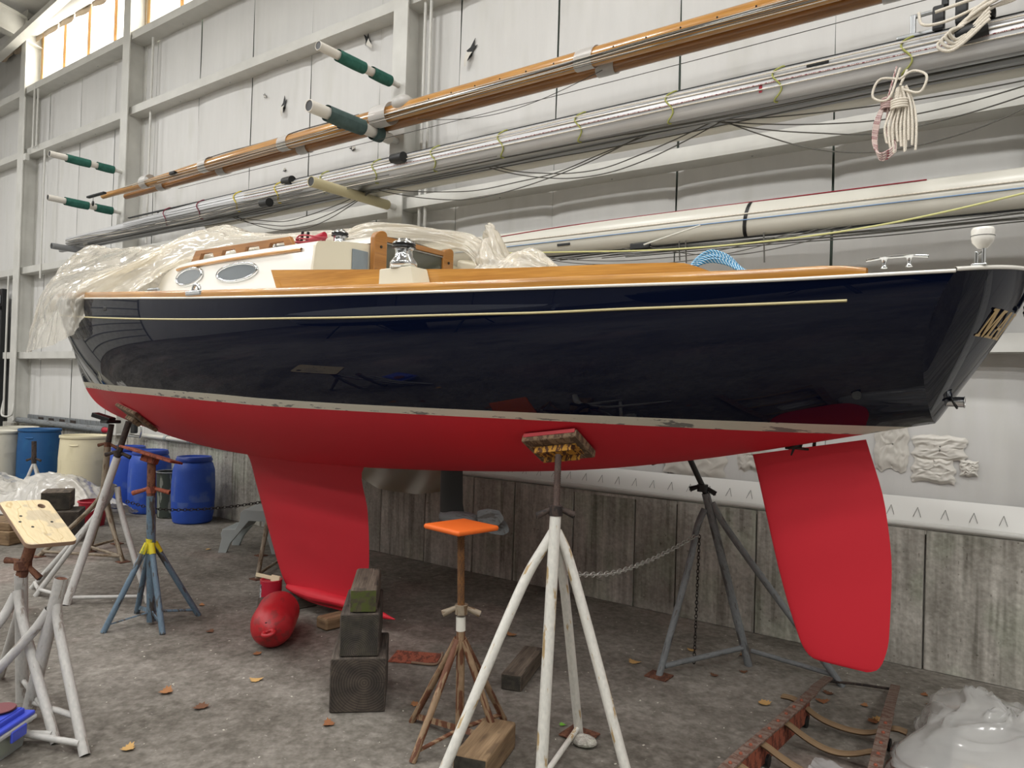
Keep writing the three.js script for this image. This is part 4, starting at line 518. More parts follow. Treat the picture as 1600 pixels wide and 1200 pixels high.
// ---------------------------------------------------------------- boat stands
const hullN = (X, y, s = 1) => { const e = 0.01; return V(-(hb(X + e, y) - hb(X - e, y)) / (2 * e), -(hb(X, y + e) - hb(X, y - e)) / (2 * e), 1).normalize().multiply(V(1, 1, s)); };
const hullP3 = (X, y, s = 1) => V(X, y, ZC + s * hb(X, y));
function threaded(a, b, r) { a = A(a); b = A(b); const L = a.distanceTo(b), n = Math.max(6, Math.round(L / 0.011)), pts = []; for (let i = 0; i <= n; i++) { pts.push([r * 0.86, L * i / n], [r, L * (i + 0.5) / n]); } const g = lathe(pts.slice(0, -1), 14); g.translate(0, -L / 2, 0); return orient(g, a, b); }
function padGeo(w, t, d, r = 0.012) { return rbox(w, t, d, r); }
function stand(o) {
  const b = V(o.base[0], 0, o.base[1]), q = (p) => A(p).clone().sub(b); const t = thing('boat_stand', o.label, 'boat stand', [b.x, 0, b.z], o.group);
  for (const l of o.legs) { const pts = l.slice(0, -1).map(q), r = l[l.length - 1]; part('leg', pts.length === 2 ? rod(pts[0], pts[1], r) : pipeL(pts, r, 30, 12), o.mat, t); if (o.feet) part('foot_plate', rbox(0.1, 0.008, 0.1, 0.003), o.feetMat || M.rust, t).position.copy(pts[pts.length - 1]).setY(0.004); }
  if (o.post) part('post', rod(q(o.post[0]), q(o.post[1]), o.post[2], o.post[2], 18), o.postMat || o.mat, t);
  for (const br of o.braces || []) part('brace', br[2] === 'flat' ? orient(box(0.028, q(br[0]).distanceTo(q(br[1])), 0.007, 'y'), q(br[0]), q(br[1])) : rod(q(br[0]), q(br[1]), br[2] || 0.012), o.mat, t);
  if (o.collar) part('collar', rod(q(o.collar[0]), q(o.collar[1]), o.collar[2], o.collar[2], 18), o.collarMat || o.mat, t, o.collarLabel);
  if (o.screw) part('screw', o.plain ? rod(q(o.screw[0]), q(o.screw[1]), o.screw[2]) : threaded(q(o.screw[0]), q(o.screw[1]), o.screw[2]), o.screwMat || M.screw, t, 'rusty jack screw');
  if (o.handle) { const c = q(o.handle[0]), d = A(o.handle[1]).normalize(), L = o.handle[2], hm = o.handleMat || M.rust, e1 = c.clone().addScaledVector(d, L).add(V(0, -0.03, 0)), e2 = c.clone().addScaledVector(d, -L).add(V(0, -0.03, 0)); part('handle', merge([rod(c.clone().addScaledVector(d, 0.02), e1, 0.012, 0.017), rod(c.clone().addScaledVector(d, -0.02), e2, 0.012, 0.017), rod(c.clone().add(V(0, -0.03, 0)), c.clone().add(V(0, 0.015, 0)), o.handle[3] || 0.032)]), hm, t, 'screw handle'); for (const [e, s] of [[e1, 1], [e2, -1]]) part('handle_bore', rod(e.clone(), e.clone().addScaledVector(d, 0.002 * s), 0.012, 0.012, 10), M.black, t); }
  return { t, q };
}
{ // white stand, front
  const hp = hullP3(-1.93, 1.466), n = hullN(-1.93, 1.466), { t, q } = stand({ base: [-1.78, -2.82], label: 'tall white painted stand in the foreground with rusty screw under the hull', mat: M.stWhite, post: [[-1.735, 0, -2.68], [-1.802, 1.155, -2.843], 0.026], legs: [[[-1.806, 1.075, -2.838], [-1.84, 1.0, -2.812], [-1.885, 0.88, -2.755], [-2.06, 0, -2.36], 0.023], [[-1.797, 1.075, -2.848], [-1.765, 1.0, -2.872], [-1.725, 0.88, -2.888], [-1.41, 0, -2.9], 0.023], [[-1.8, 1.0, -2.87], [-1.80, 0.85, -2.92], [-1.855, 0, -3.206], 0.022]], braces: [[[-1.85, 0.05, -3.18], [-1.735, 0.04, -2.7], 0.013]], screw: [[-1.80, 1.15, -2.842], [-1.867, 1.41, -2.955], 0.0165], screwMat: M.screwD, handle: [[-1.803, 1.175, -2.845], [0.8, 0.05, -0.58], 0.085], handleMat: M.rustD });
  part('foot_plate', rbox(0.16, 0.01, 0.14, 0.004), M.rust, t).position.copy(q([-1.85, 0.012, -3.2])); part('foot_stone', new THREE.IcosahedronGeometry(0.07, 1).scale(1, 0.35, 0.8), M.conc, t).position.copy(q([-1.79, 0.02, -3.14]));
  const P = new THREE.Group(); P.name = 'pad'; P.userData.label = 'plywood pad with a red painted edge against the hull'; t.add(P); const c = hp.clone().addScaledVector(n, 0.026).sub(t.position); P.position.copy(c); const zax = V(1, 0, 0).cross(n).normalize(); P.quaternion.setFromRotationMatrix(new THREE.Matrix4().makeBasis(n.clone().cross(zax).normalize(), n, zax.clone())); 
  part('board', rbox(0.3, 0.04, 0.22, 0.008), M.padOld, P); part('bracket', merge([rbox(0.24, 0.006, 0.1, 0.002).translate(0, 0.024, 0), rbox(0.2, 0.035, 0.006, 0.002).translate(0, 0.04, 0.05), rbox(0.2, 0.035, 0.006, 0.002).translate(0, 0.04, -0.05)]), M.rustY, P, 'rusty yellow bracket'); part('paint_edge', merge([rbox(0.28, 0.02, 0.006, 0.002).translate(0, -0.012, 0.111), rbox(0.28, 0.02, 0.006, 0.002).translate(0, -0.012, -0.111)]), M.redPad || (M.redPad = STD({ color: lin(0.5, 0.06, 0.07), roughness: 0.7 })), P);
}
{ // orange topped stand
  const { t, q } = stand({ base: [-2.28, -2.76], label: 'rusty stand with a bright orange square pad, not touching the hull', mat: M.stRust, post: [[-2.264, 0.02, -2.767], [-2.268, 0.56, -2.757], 0.021], legs: [[[-2.275, 0.5, -2.745], [-2.31, 0, -2.49], 0.017], [[-2.29, 0.5, -2.757], [-2.6, 0, -2.79], 0.017], [[-2.25, 0.5, -2.76], [-2.08, 0, -2.85], 0.017], [[-2.265, 0.5, -2.775], [-2.25, 0, -3.11], 0.017]], braces: [[[-2.264, 0.07, -2.767], [-2.31, 0.04, -2.52], 'flat'], [[-2.264, 0.07, -2.767], [-2.57, 0.04, -2.785], 'flat'], [[-2.264, 0.07, -2.767], [-2.11, 0.04, -2.84], 'flat'], [[-2.264, 0.07, -2.767], [-2.25, 0.04, -3.07], 'flat']], collar: [[-2.268, 0.545, -2.757], [-2.269, 0.612, -2.755], 0.0235], collarMat: M.whiteP, collarLabel: 'white label around the collar', screw: [[-2.268, 0.62, -2.755], [-2.275, 1.0, -2.745], 0.019], handle: [[-2.268, 0.655, -2.757], [0.75, 0, -0.62], 0.09], handleMat: M.stBrown });
  const p = part('pad', rbox(0.262, 0.026, 0.262, 0.012), M.orange, t, 'bright orange square pad'); p.position.copy(q([-2.275, 1.043, -2.745])); p.rotation.set(0, 1.414, 0); part('pad_socket', lathe([[0.022, -0.03], [0.06, -0.004], [0.065, 0]], 18), M.rust, t).position.copy(q([-2.275, 1.03, -2.745]));
}
{ // grey stand behind, by the rudder
  const s = stand({ base: [-1.5, -4.6], label: 'grey painted stand against the concrete wall, holding the far side of the hull aft', mat: M.stGrey, post: [[-1.513, 0, -4.74], [-1.735, 1.1, -4.497], 0.026], legs: [[[-1.74, 1.0, -4.5], [-1.77, 0.9, -4.47], [-1.79, 0.7, -4.42], [-1.88, 0, -4.19], 0.021], [[-1.7, 1.04, -4.52], [-1.64, 0.93, -4.54], [-0.96, 0, -4.77], 0.021]], braces: [[[-1.86, 0.06, -4.22], [-1.53, 0.12, -4.72], 0.017], [[-1.5, 0.1, -4.735], [-1.02, 0.06, -4.765], 0.015]], screw: [[-1.735, 1.1, -4.497], [-1.83, 1.36, -4.4], 0.018], screwMat: M.black, plain: true, handle: [[-1.75, 1.14, -4.482], [0.7, -0.1, -0.3], 0.08, 0.034], handleMat: M.black });
  part('foot_plate', rbox(0.14, 0.01, 0.12, 0.003), M.rust, s.t).position.copy(s.q([-1.88, 0.005, -4.19])); const hp = hullP3(-1.85, 1.395, -1), n = hullN(-1.85, 1.395, -1); const pd = part('pad', rbox(0.26, 0.035, 0.2, 0.01), M.rustD, s.t); pd.position.copy(hp.clone().addScaledVector(n, 0.024).sub(s.t.position)); pd.quaternion.setFromUnitVectors(V(0, 1, 0), n);
}
{ // blue and yellow stand
  const { t, q } = stand({ base: [-5.05, -2.73], label: 'blue-grey stand with a yellow band and a tilted rusty plate on top', mat: M.stBlue, post: [[-5.052, 0.02, -2.729], [-5.068, 0.9, -2.705], 0.03], legs: [[[-5.066, 0.56, -2.69], [-5.107, 0, -2.43], 0.02], [[-5.04, 0.56, -2.705], [-4.79, 0, -2.67], 0.02], [[-5.085, 0.56, -2.72], [-5.37, 0, -2.79], 0.02], [[-5.055, 0.56, -2.735], [-4.99, 0, -3.05], 0.02]], braces: [[[-5.052, 0.09, -2.729], [-5.1, 0.05, -2.47], 'flat'], [[-5.052, 0.09, -2.729], [-4.83, 0.05, -2.68], 'flat'], [[-5.052, 0.09, -2.729], [-5.33, 0.05, -2.785], 'flat'], [[-5.052, 0.09, -2.729], [-5.0, 0.05, -3.0], 'flat']], screw: [[-5.068, 0.9, -2.705], [-5.068, 1.15, -2.70], 0.028], plain: true, screwMat: M.rust, handle: [[-5.068, 0.95, -2.705], [0.8, 0.05, -0.58], 0.13], handleMat: M.rustO });
  for (const [a, b] of [[[-5.066, 0.57, -2.69], [-5.071, 0.5, -2.66]], [[-5.04, 0.57, -2.705], [-5.01, 0.5, -2.701]], [[-5.085, 0.57, -2.72], [-5.12, 0.5, -2.729]], [[-5.055, 0.57, -2.735], [-5.048, 0.5, -2.772]]]) part('yellow_band', rod(q(a), q(b), 0.0212), M.stYellow, t, 'yellow paint'); part('yellow_band', rod(q([-5.062, 0.5, -2.713]), q([-5.064, 0.6, -2.711]), 0.0312), M.stYellow, t);
  const ax = V(0.281, -0.097, -0.206).normalize(), zx = ax.clone().cross(V(-0.1, 0.98, -0.12)).normalize(); const pd = part('top_plate', merge([rbox(0.37, 0.016, 0.22, 0.004), rbox(0.1, 0.05, 0.08, 0.006).translate(0, -0.03, 0)]), M.rustO, t, 'tilted rusty plate'); pd.quaternion.setFromRotationMatrix(new THREE.Matrix4().makeBasis(ax, zx.clone().cross(ax), zx)); pd.position.copy(q([-5.07, 1.185, -2.7]));
}
{ // stand at the bow, near side
  const hp = hullP3(-6.0, 1.42), n = hullN(-6.0, 1.42); const { t, q } = stand({ base: [-6.05, -2.75], label: 'tall silver stand leaning in under the bow with a plate against the red bottom', mat: M.stSilver, post: [[-5.94, 0, -2.55], [-6.07, 1.08, -2.95], 0.03], legs: [[[-6.085, 0.86, -2.94], [-6.12, 0.72, -2.9], [-6.6, 0, -2.57], 0.024], [[-6.08, 0.82, -2.92], [-6.1, 0.68, -2.85], [-6.35, 0, -2.5], 0.02], [[-6.05, 0.84, -2.95], [-6.0, 0.7, -2.95], [-5.55, 0, -2.97], 0.022]], braces: [[[-5.95, 0.05, -2.57], [-5.58, 0.05, -2.95], 0.014], [[-6.33, 0.05, -2.52], [-5.96, 0.05, -2.57], 0.014], [[-6.58, 0.05, -2.58], [-6.36, 0.05, -2.52], 0.014]], screw: [[-6.065, 1.07, -2.945], [-5.985, 1.37, -2.99], 0.024], screwMat: M.rustD, plain: true, handle: [[-6.06, 1.12, -2.95], [0.78, -0.08, -0.6], 0.1], handleMat: M.rustD });
  const pd = part('pad', merge([rbox(0.42, 0.03, 0.24, 0.01), rbox(0.16, 0.04, 0.08, 0.01).translate(0, 0.035, 0)]), M.padOld, t, 'wooden plate against the hull'); const zax = V(1, 0, 0).cross(n).normalize(); pd.quaternion.setFromRotationMatrix(new THREE.Matrix4().makeBasis(n.clone().cross(zax).normalize(), n, zax)); pd.position.copy(hp.clone().addScaledVector(n, 0.02).sub(t.position)); const rp = part('painted_face', rbox(0.4, 0.006, 0.22, 0.003), M.redPad, t, 'pink-red painted face'); rp.quaternion.copy(pd.quaternion); rp.position.copy(hp.clone().addScaledVector(n, 0.003).sub(t.position));
}
{ // stand at the forefoot
  const { t, q } = stand({ base: [-7.45, -3.45], label: 'brown weathered stand under the forefoot with a black cradle head', mat: M.stBrown, post: [[-7.44, 0.45, -3.49], [-7.42, 1.05, -3.51], 0.03], legs: [[[-7.44, 0.7, -3.5], [-7.46, 0.55, -3.47], [-7.74, 0, -3.06], 0.022], [[-7.44, 0.7, -3.5], [-7.4, 0.55, -3.49], [-6.98, 0, -3.48], 0.02], [[-7.45, 0.7, -3.5], [-7.47, 0.5, -3.51], [-7.63, 0, -3.47], 0.02], [[-7.45, 0.7, -3.51], [-7.48, 0.5, -3.56], [-7.8, 0, -3.82], 0.02]], braces: [[[-7.72, 0.05, -3.08], [-7.02, 0.05, -3.47], 0.014], [[-7.0, 0.05, -3.48], [-7.6, 0.05, -3.47], 0.014], [[-7.62, 0.05, -3.48], [-7.78, 0.05, -3.8], 0.014]], feet: true, screw: [[-7.42, 1.04, -3.51], [-7.4, 1.27, -3.53], 0.026], screwMat: M.rustD, plain: true, handle: [[-7.42, 1.08, -3.51], [0.6, -0.1, -0.5], 0.09], handleMat: M.rust });
  part('cradle_head', merge([rbox(0.2, 0.045, 0.1, 0.008).rotateZ(-0.25).rotateY(0.5).translate(-0.03, 1.335, -0.04), rbox(0.14, 0.03, 0.14, 0.008).translate(0.03, 1.295, -0.08)]), M.black, t, 'black steel cradle head');
}
{ // plywood topped stand, left foreground
  const { t, q } = stand({ base: [-4.15, -1.5], label: 'silver stand in the left foreground topped with a large plywood board', mat: M.stSilver, post: [[-4.33, 0, -1.66], [-4.213, 0.7, -1.588], 0.03], legs: [[[-4.2, 0.62, -1.57], [-4.15, 0.52, -1.57], [-3.71, 0, -1.57], 0.023], [[-4.22, 0.6, -1.57], [-4.22, 0.5, -1.52], [-4.28, 0, -1.15], 0.023], [[-4.23, 0.6, -1.6], [-4.3, 0.5, -1.62], [-4.75, 0, -1.7], 0.023]], braces: [[[-4.31, 0.12, -1.65], [-3.83, 0.12, -1.57], 0.013], [[-3.73, 0.04, -1.56], [-4.26, 0.04, -1.18], 0.015]], screw: [[-4.21, 0.69, -1.588], [-4.17, 0.88, -1.62], 0.027], plain: true, screwMat: M.rust, handle: [[-4.205, 0.755, -1.592], [0.62, -0.35, -0.42], 0.1, 0.04], handleMat: M.rust });
  const P0 = new THREE.Group(); P0.name = 'pad'; P0.userData.label = 'pale plywood board with a finger hole'; t.add(P0); const xa = V(0.437, -0.16, 0.026).normalize(), za = V(-0.009, 0.011, 0.217).normalize(), ya = za.clone().cross(xa).normalize(), zb = xa.clone().cross(ya); P0.quaternion.setFromRotationMatrix(new THREE.Matrix4().makeBasis(xa, ya, zb)); P0.position.copy(q([-4.208, 0.945, -1.65]));
  const s = new THREE.Shape(), W = 0.465, D = 0.23, r = 0.035; s.moveTo(-W / 2 + r, -D / 2); s.lineTo(W / 2 - r, -D / 2); s.quadraticCurveTo(W / 2, -D / 2, W / 2, -D / 2 + r); s.lineTo(W / 2, D / 2 - r); s.quadraticCurveTo(W / 2, D / 2, W / 2 - r, D / 2); s.lineTo(-W / 2 + r, D / 2); s.quadraticCurveTo(-W / 2, D / 2, -W / 2, D / 2 - r); s.lineTo(-W / 2, -D / 2 + r); s.quadraticCurveTo(-W / 2, -D / 2, -W / 2 + r, -D / 2); const h = new THREE.Path(); h.absellipse(-0.16, 0.065, 0.026, 0.018, 0, Math.PI * 2, true); s.holes.push(h); const e = new THREE.ExtrudeGeometry(s, { depth: 0.018, bevelEnabled: true, bevelSize: 0.002, bevelThickness: 0.002, bevelSegments: 1, curveSegments: 10 }); e.rotateX(-Math.PI / 2); part('board', e, [M.ply, M.plyEdge], P0); for (const [x, z] of [[0.02, -0.06], [0.06, 0.04], [-0.06, 0.06], [0.0, 0.08]]) part('screw_head', rod([x, 0.018, z], [x, 0.0215, z], 0.007), M.dark, P0);
}
{ // silver stand with no screw
  const { t, q } = stand({ base: [-3.95, -1.55], label: 'silver stand with an open empty pipe top, in front of the plywood topped one', mat: M.stSilver, post: [[-4.06, 0, -1.575], [-3.887, 0.7, -1.638], 0.031], legs: [[[-3.9, 0.6, -1.63], [-3.88, 0.52, -1.63], [-3.49, 0, -1.6], 0.023], [[-3.93, 0.57, -1.61], [-3.97, 0.48, -1.57], [-4.25, 0, -1.28], 0.023]], braces: [[[-4.03, 0.1, -1.59], [-3.6, 0.14, -1.61], 0.014], [[-3.52, 0.05, -1.59], [-4.22, 0.05, -1.3], 0.015]] });
  part('pipe_mouth', rod(q([-3.887, 0.7, -1.638]), q([-3.88, 0.73, -1.64]), 0.031, 0.031, 20, true), dbl(M.stSilver), t); part('pipe_bore', rod(q([-3.884, 0.712, -1.639]), q([-3.882, 0.72, -1.6395]), 0.028, 0.028, 18), M.rust, t, 'rusty bore');
}
{ const { t, q } = stand({ base: [-11.0, -4.25], label: 'small silver stand between the white drum and the blue drum', mat: M.stSilver, post: [[-11.0, 0.55, -4.25], [-11.02, 0.85, -4.25], 0.03], postMat: M.rustD, legs: [[[-11, 0.56, -4.25], [-11.25, 0, -4.15], 0.02], [[-11, 0.56, -4.25], [-10.9, 0, -4.0], 0.02], [[-11, 0.56, -4.25], [-11, 0, -4.45], 0.02], [[-11, 0.56, -4.25], [-10.7, 0, -4.28], 0.02]], handle: [[-11.01, 0.62, -4.25], [0.8, 0, -0.5], 0.1], handleMat: M.rustD }); }
// chains
function chain(label, pts, mat, L = 0.03) { const t = thing('chain', label, 'chain', pts[0].slice()); const o = A(pts[0]); const c = new THREE.CatmullRomCurve3(pts.map((p) => A(p).clone().sub(o))), n = Math.round(c.getLength() / (L * 0.78)); const g = new THREE.TorusGeometry(L * 0.3, L * 0.09, 6, 10).scale(1, 1.55, 1); for (let i = 0; i < n; i++) { const u = (i + 0.5) / n, p = c.getPointAt(u), d = c.getTangentAt(u); const m = part('link', g, mat, t); m.position.copy(p); m.quaternion.setFromUnitVectors(V(0, 1, 0), d); m.rotateY(i % 2 ? Math.PI / 2 : 0); } }
chain('bright steel chain slung between the white stand and the grey stand', [[-1.83, 0.845, -2.99], [-1.81, 0.78, -3.4], [-1.8, 0.775, -3.8], [-1.79, 0.8, -4.2], [-1.765, 0.84, -4.45]], M.chain, 0.042);
chain('chain hanging straight down from the grey stand', [[-1.77, 0.83, -4.5], [-1.775, 0.5, -4.5], [-1.78, 0.15, -4.5], [-1.78, 0.02, -4.49]], M.chainD, 0.028);
chain('dark chain running from the forefoot stand past the blue drums to the keel', [[-6.9, 0.58, -3.45], [-6.6, 0.54, -3.55], [-6.3, 0.545, -3.7], [-5.9, 0.6, -3.95], [-5.5, 0.7, -4.2]], M.chainD, 0.04);
{ const { t, q } = stand({ base: [-5.8, -4.2], label: 'brown stand half hidden behind the keel on the far side', mat: M.stBrown, post: [[-5.9, 0.3, -4.35], [-5.85, 1.1, -4.3], 0.026], legs: [[[-5.9, 0.7, -4.32], [-5.56, 0, -3.94], 0.02], [[-5.9, 0.7, -4.35], [-6.3, 0, -4.5], 0.02], [[-5.88, 0.7, -4.36], [-5.5, 0, -4.7], 0.02]], braces: [[[-5.58, 0.04, -3.97], [-5.9, 0.04, -4.45], 0.014]], feet: true, screw: [[-5.85, 1.1, -4.3], [-5.83, 1.23, -4.28], 0.02], screwMat: M.rustD, handle: [[-5.86, 1.1, -4.3], [0.8, 0, -0.5], 0.08] }); const hp = hullP3(-5.82, 1.29, -1), n = hullN(-5.82, 1.29, -1); const pd = part('pad', rbox(0.26, 0.035, 0.2, 0.01), M.rustD, t); pd.position.copy(hp.clone().addScaledVector(n, 0.024).sub(t.position)); pd.quaternion.setFromUnitVectors(V(0, 1, 0), n); }
console.log('stands');
// ---------------------------------------------------------------- timber blocks
function timber(label, base, w, h, L, dir, mat, end, opt = {}) { // front face centre at base, runs back along dir (unit xz)
  const t = thing(opt.name || 'timber_block', label, 'wood block', [base[0], base[1], base[2]]); const ya = Math.atan2(dir[0], dir[1]); t.rotation.y = ya; part('body', rbox(w, h, L, opt.r || 0.012, 'z').translate(0, h / 2, L / 2), mat, t); if (end) { const s = new THREE.PlaneGeometry(w - 0.014, h - 0.014); part('end_grain', s.rotateY(Math.PI).translate(0, h / 2, -0.0006), end, t); } return t; }
const vd = [-0.69, -0.724];
timber('largest dark timber at the foot of the block stack, growth rings showing', [-2.89, 0, -2.68], 0.29, 0.285, 0.42, vd, M.timberD, M.endBig); timber('square dark timber in the middle of the block stack', [-2.9, 0.286, -2.69], 0.205, 0.225, 0.5, vd, M.timberD, M.endMid); timber('small mossy timber on top of the block stack', [-2.9, 0.512, -2.71], 0.145, 0.125, 0.48, vd, M.timber, M.endMoss, { r: 0.02 });
timber('grey timber lying alone on the floor behind the white stand', [-2.44, 0, -3.43], 0.125, 0.095, 0.5, [-0.33, -0.944], M.timber, M.endMid); timber('worn brown timber with flaking green paint in the front, by the orange stand', [-1.985, 0, -2.5], 0.16, 0.125, 0.4, [-0.3, -0.95], M.timberB, M.endMid);
timber('short pale block wedged under the foot of the keel', [-4.08, 0, -3.42], 0.13, 0.085, 0.3, [0.1, -0.99], M.timberB, null, { r: 0.02 }); timber('dark block under the leading edge of the keel', [-4.72, 0, -3.4], 0.2, 0.085, 0.4, [0.2, -0.98], M.timberD, null);
timber('upper dark timber of the pair by the red bucket', [-8.37, 0.321, -3.45], 0.27, 0.19, 0.34, [-0.86, -0.51], M.timber, M.endMid); timber('lower dark timber of the pair by the red bucket', [-8.24, 0, -3.48], 0.28, 0.318, 0.38, [-0.84, -0.54], M.timberD, M.endBig); timber('brown timber at the left edge behind the plywood board', [-8.65, 0, -2.95], 0.5, 0.14, 0.4, [-0.4, -0.9], M.timberB, null); timber('brown plank on the timber at the left edge', [-8.68, 0.141, -2.98], 0.46, 0.08, 0.36, [-0.4, -0.9], M.timberB, null);
{ const b = thing('floor_mat', 'scrap of brown board on the floor behind the timber stack', 'board', [-3.2, 0, -3.45]); part('sheet', rbox(0.3, 0.008, 0.2, 0.003), M.rustO, b).position.y = 0.005; part('edge', pipe([[0.15, 0.012, -0.1], [0.165, 0.012, 0], [0.15, 0.012, 0.1], [0, 0.012, 0.1]], 0.008, 20, 6), M.plyEdge, b); b.rotation.y = 0.5; }
// ---------------------------------------------------------------- drums, bucket, bin, fender, can
function drum(label, x, z, r, h, mat, kind, group) {
  const t = thing('drum', label, 'barrel', [x, 0, z], group);
  if (kind === 'barrel') { part('body', lathe([[0, 0], [r * 0.84, 0], [r * 0.9, 0.02], [r * 0.97, h * 0.15], [r * 0.985, h * 0.33], [r * 0.995, h * 0.335], [r, h * 0.5], [r * 0.995, h * 0.63], [r * 0.985, h * 0.636], [r * 0.96, h * 0.8], [r * 0.86, h * 0.9], [r * 0.78, h * 0.925], [r * 0.78, h * 0.94]], 44), mat, t); part('lid', lathe([[r * 0.8, h * 0.925], [r * 0.84, h * 0.93], [r * 0.84, h * 0.965], [r * 0.8, h * 0.98], [r * 0.8, h], [r * 0.74, h], [r * 0.72, h * 0.975], [0, h * 0.975]], 44), M.blueLid || (M.blueLid = STD({ color: 0x1f3f9a, roughness: 0.4 })), t, 'screw lid'); }
  else { part('body', lathe([[0, 0], [r * 0.93, 0], [r * 0.97, 0.03], [r, h * 0.3], [r * 0.992, h * 0.305], [r, h * 0.31], [r, h * 0.64], [r * 0.992, h * 0.645], [r, h * 0.65], [r * 0.95, h * 0.93], [r * 0.93, h * 0.955]], 44), mat, t); part('rim', lathe([[r * 0.93, h * 0.955], [r * 0.985, h * 0.96], [r * 0.985, h * 0.995], [r * 0.95, h], [r * 0.92, h * 0.99], [r * 0.92, h * 0.965], [0, h * 0.965]], 44), mat, t); const hd = [-0.5, 0.5].map((s) => r); part('moulded_handle', pipe([[r * 0.45, h * 0.865, r * 0.82], [r * 0.6, h * 0.86, r * 0.76], [r * 0.75, h * 0.865, r * 0.6]], 0.012, 12, 6), mat, t); }
  return t;
}
drum('blue plastic barrel standing alone at the right, by the keel', -8.44, -5.03, 0.25, 0.8, M.blueDrum, 'barrel', 'blue barrels'); drum('blue plastic barrel behind the post of the yellow banded stand', -9.45, -5.02, 0.26, 0.81, M.blueDrum, 'barrel', 'blue barrels'); drum('blue plastic barrel farthest left of the blue three, behind the bow stand', -10.04, -5.03, 0.255, 0.82, M.blueDrum, 'barrel', 'blue barrels');
drum('cream white plastic drum behind the plastic heap', -10.8, -4.8, 0.315, 0.93, M.creamDrum, 'drum', 'tall drums'); drum('grey-white plastic drum cut off by the left edge', -12.72, -4.4, 0.3, 0.9, M.whiteDrum, 'drum', 'tall drums'); drum('dark teal blue drum between the two white drums', -12.3, -4.82, 0.29, 0.94, M.tealDrum, 'drum', 'tall drums'); drum('pale drum at the wall, half hidden behind the grey-white drum', -13.55, -5.0, 0.29, 0.9, M.whiteDrum, 'drum', 'tall drums');
{ const t = thing('waste_bin', 'battered grey-green metal bin between the blue barrels', 'bin', [-8.93, 0, -5.02]); part('body', lathe([[0, 0], [0.15, 0], [0.155, 0.02], [0.175, 0.56], [0.18, 0.565]], 30), dbl(M.binGreen), t); part('rim', new THREE.TorusGeometry(0.18, 0.01, 8, 30).rotateX(Math.PI / 2).translate(0, 0.57, 0), M.stGrey, t); }
{ const t = thing('bucket', 'red plastic bucket behind the bow stand legs', 'bucket', [-9.0, 0, -4.12]); part('body', lathe([[0, 0], [0.12, 0], [0.155, 0.27], [0.165, 0.275], [0.165, 0.29], [0.15, 0.292]], 30), dbl(M.redPlastic), t); part('bail', pipe([[-0.16, 0.26, 0], [-0.13, 0.16, 0.12], [0, 0.12, 0.17], [0.13, 0.16, 0.12], [0.16, 0.26, 0]], 0.004, 20, 6), M.whiteP, t); }
{ const t = thing('fender', 'scuffed red boat fender lying on the floor by the paint can', 'fender', [-3.97, 0.142, -2.92]); const d = V(-0.62, 0, -0.6).normalize(); const g = lathe([[0, -0.02], [0.03, -0.018], [0.05, 0.0], [0.1, 0.03], [0.13, 0.08], [0.14, 0.14], [0.14, 0.42], [0.125, 0.48], [0.08, 0.53], [0.03, 0.55], [0, 0.55]], 36); const m = part('body', g, M.fender, t); m.quaternion.setFromUnitVectors(V(0, 1, 0), d); m.position.copy(d.clone().multiplyScalar(-0.02)); const e = part('eye', new THREE.TorusGeometry(0.026, 0.013, 8, 18).scale(1.3, 1, 1), M.fender, t, 'rope eye'); e.position.copy(d.clone().multiplyScalar(-0.055)).add(V(0, 0.0, 0)); e.rotation.set(-Math.PI / 2 + 0.4, 0, 0.6); part('valve', rod([0, 0, 0], [0, 0.004, 0], 0.006), M.dark, t).position.set(0.06, 0.075, 0.075); }
{ const t = thing('paint_can', 'open red paint can with a brush across the top, by the fender', 'paint can', [-4.83, 0, -3.55]); part('can', lathe([[0, 0], [0.083, 0], [0.084, 0.004], [0.081, 0.008], [0.081, 0.19], [0.084, 0.194], [0.084, 0.2], [0.07, 0.2], [0.07, 0.19], [0, 0.188]], 32), M.redPlastic, t); part('label', new THREE.CylinderGeometry(0.0815, 0.0815, 0.16, 24, 1, true, -0.9, 1.7).translate(0, 0.09, 0), STD({ map: tex(128, 128, (u, v) => { const c = ss(0.6, 0.62, vn(u * 9, v * 14, 9, 14)); return mixc([176, 178, 182], [70, 74, 84], c); }), roughness: 0.5, side: THREE.DoubleSide }), t, 'grey printed label').rotation.y = -0.9; part('brush', merge([orient(rbox(0.03, 0.16, 0.012, 0.005, 'y'), V(-0.15, 0.215, 0.03), V(0, 0.21, 0)), orient(rbox(0.05, 0.08, 0.018, 0.004, 'y'), V(0, 0.21, 0), V(0.08, 0.206, -0.02))]), STD({ color: 0xcfc2a4, roughness: 0.8 }), t, 'paint brush'); }
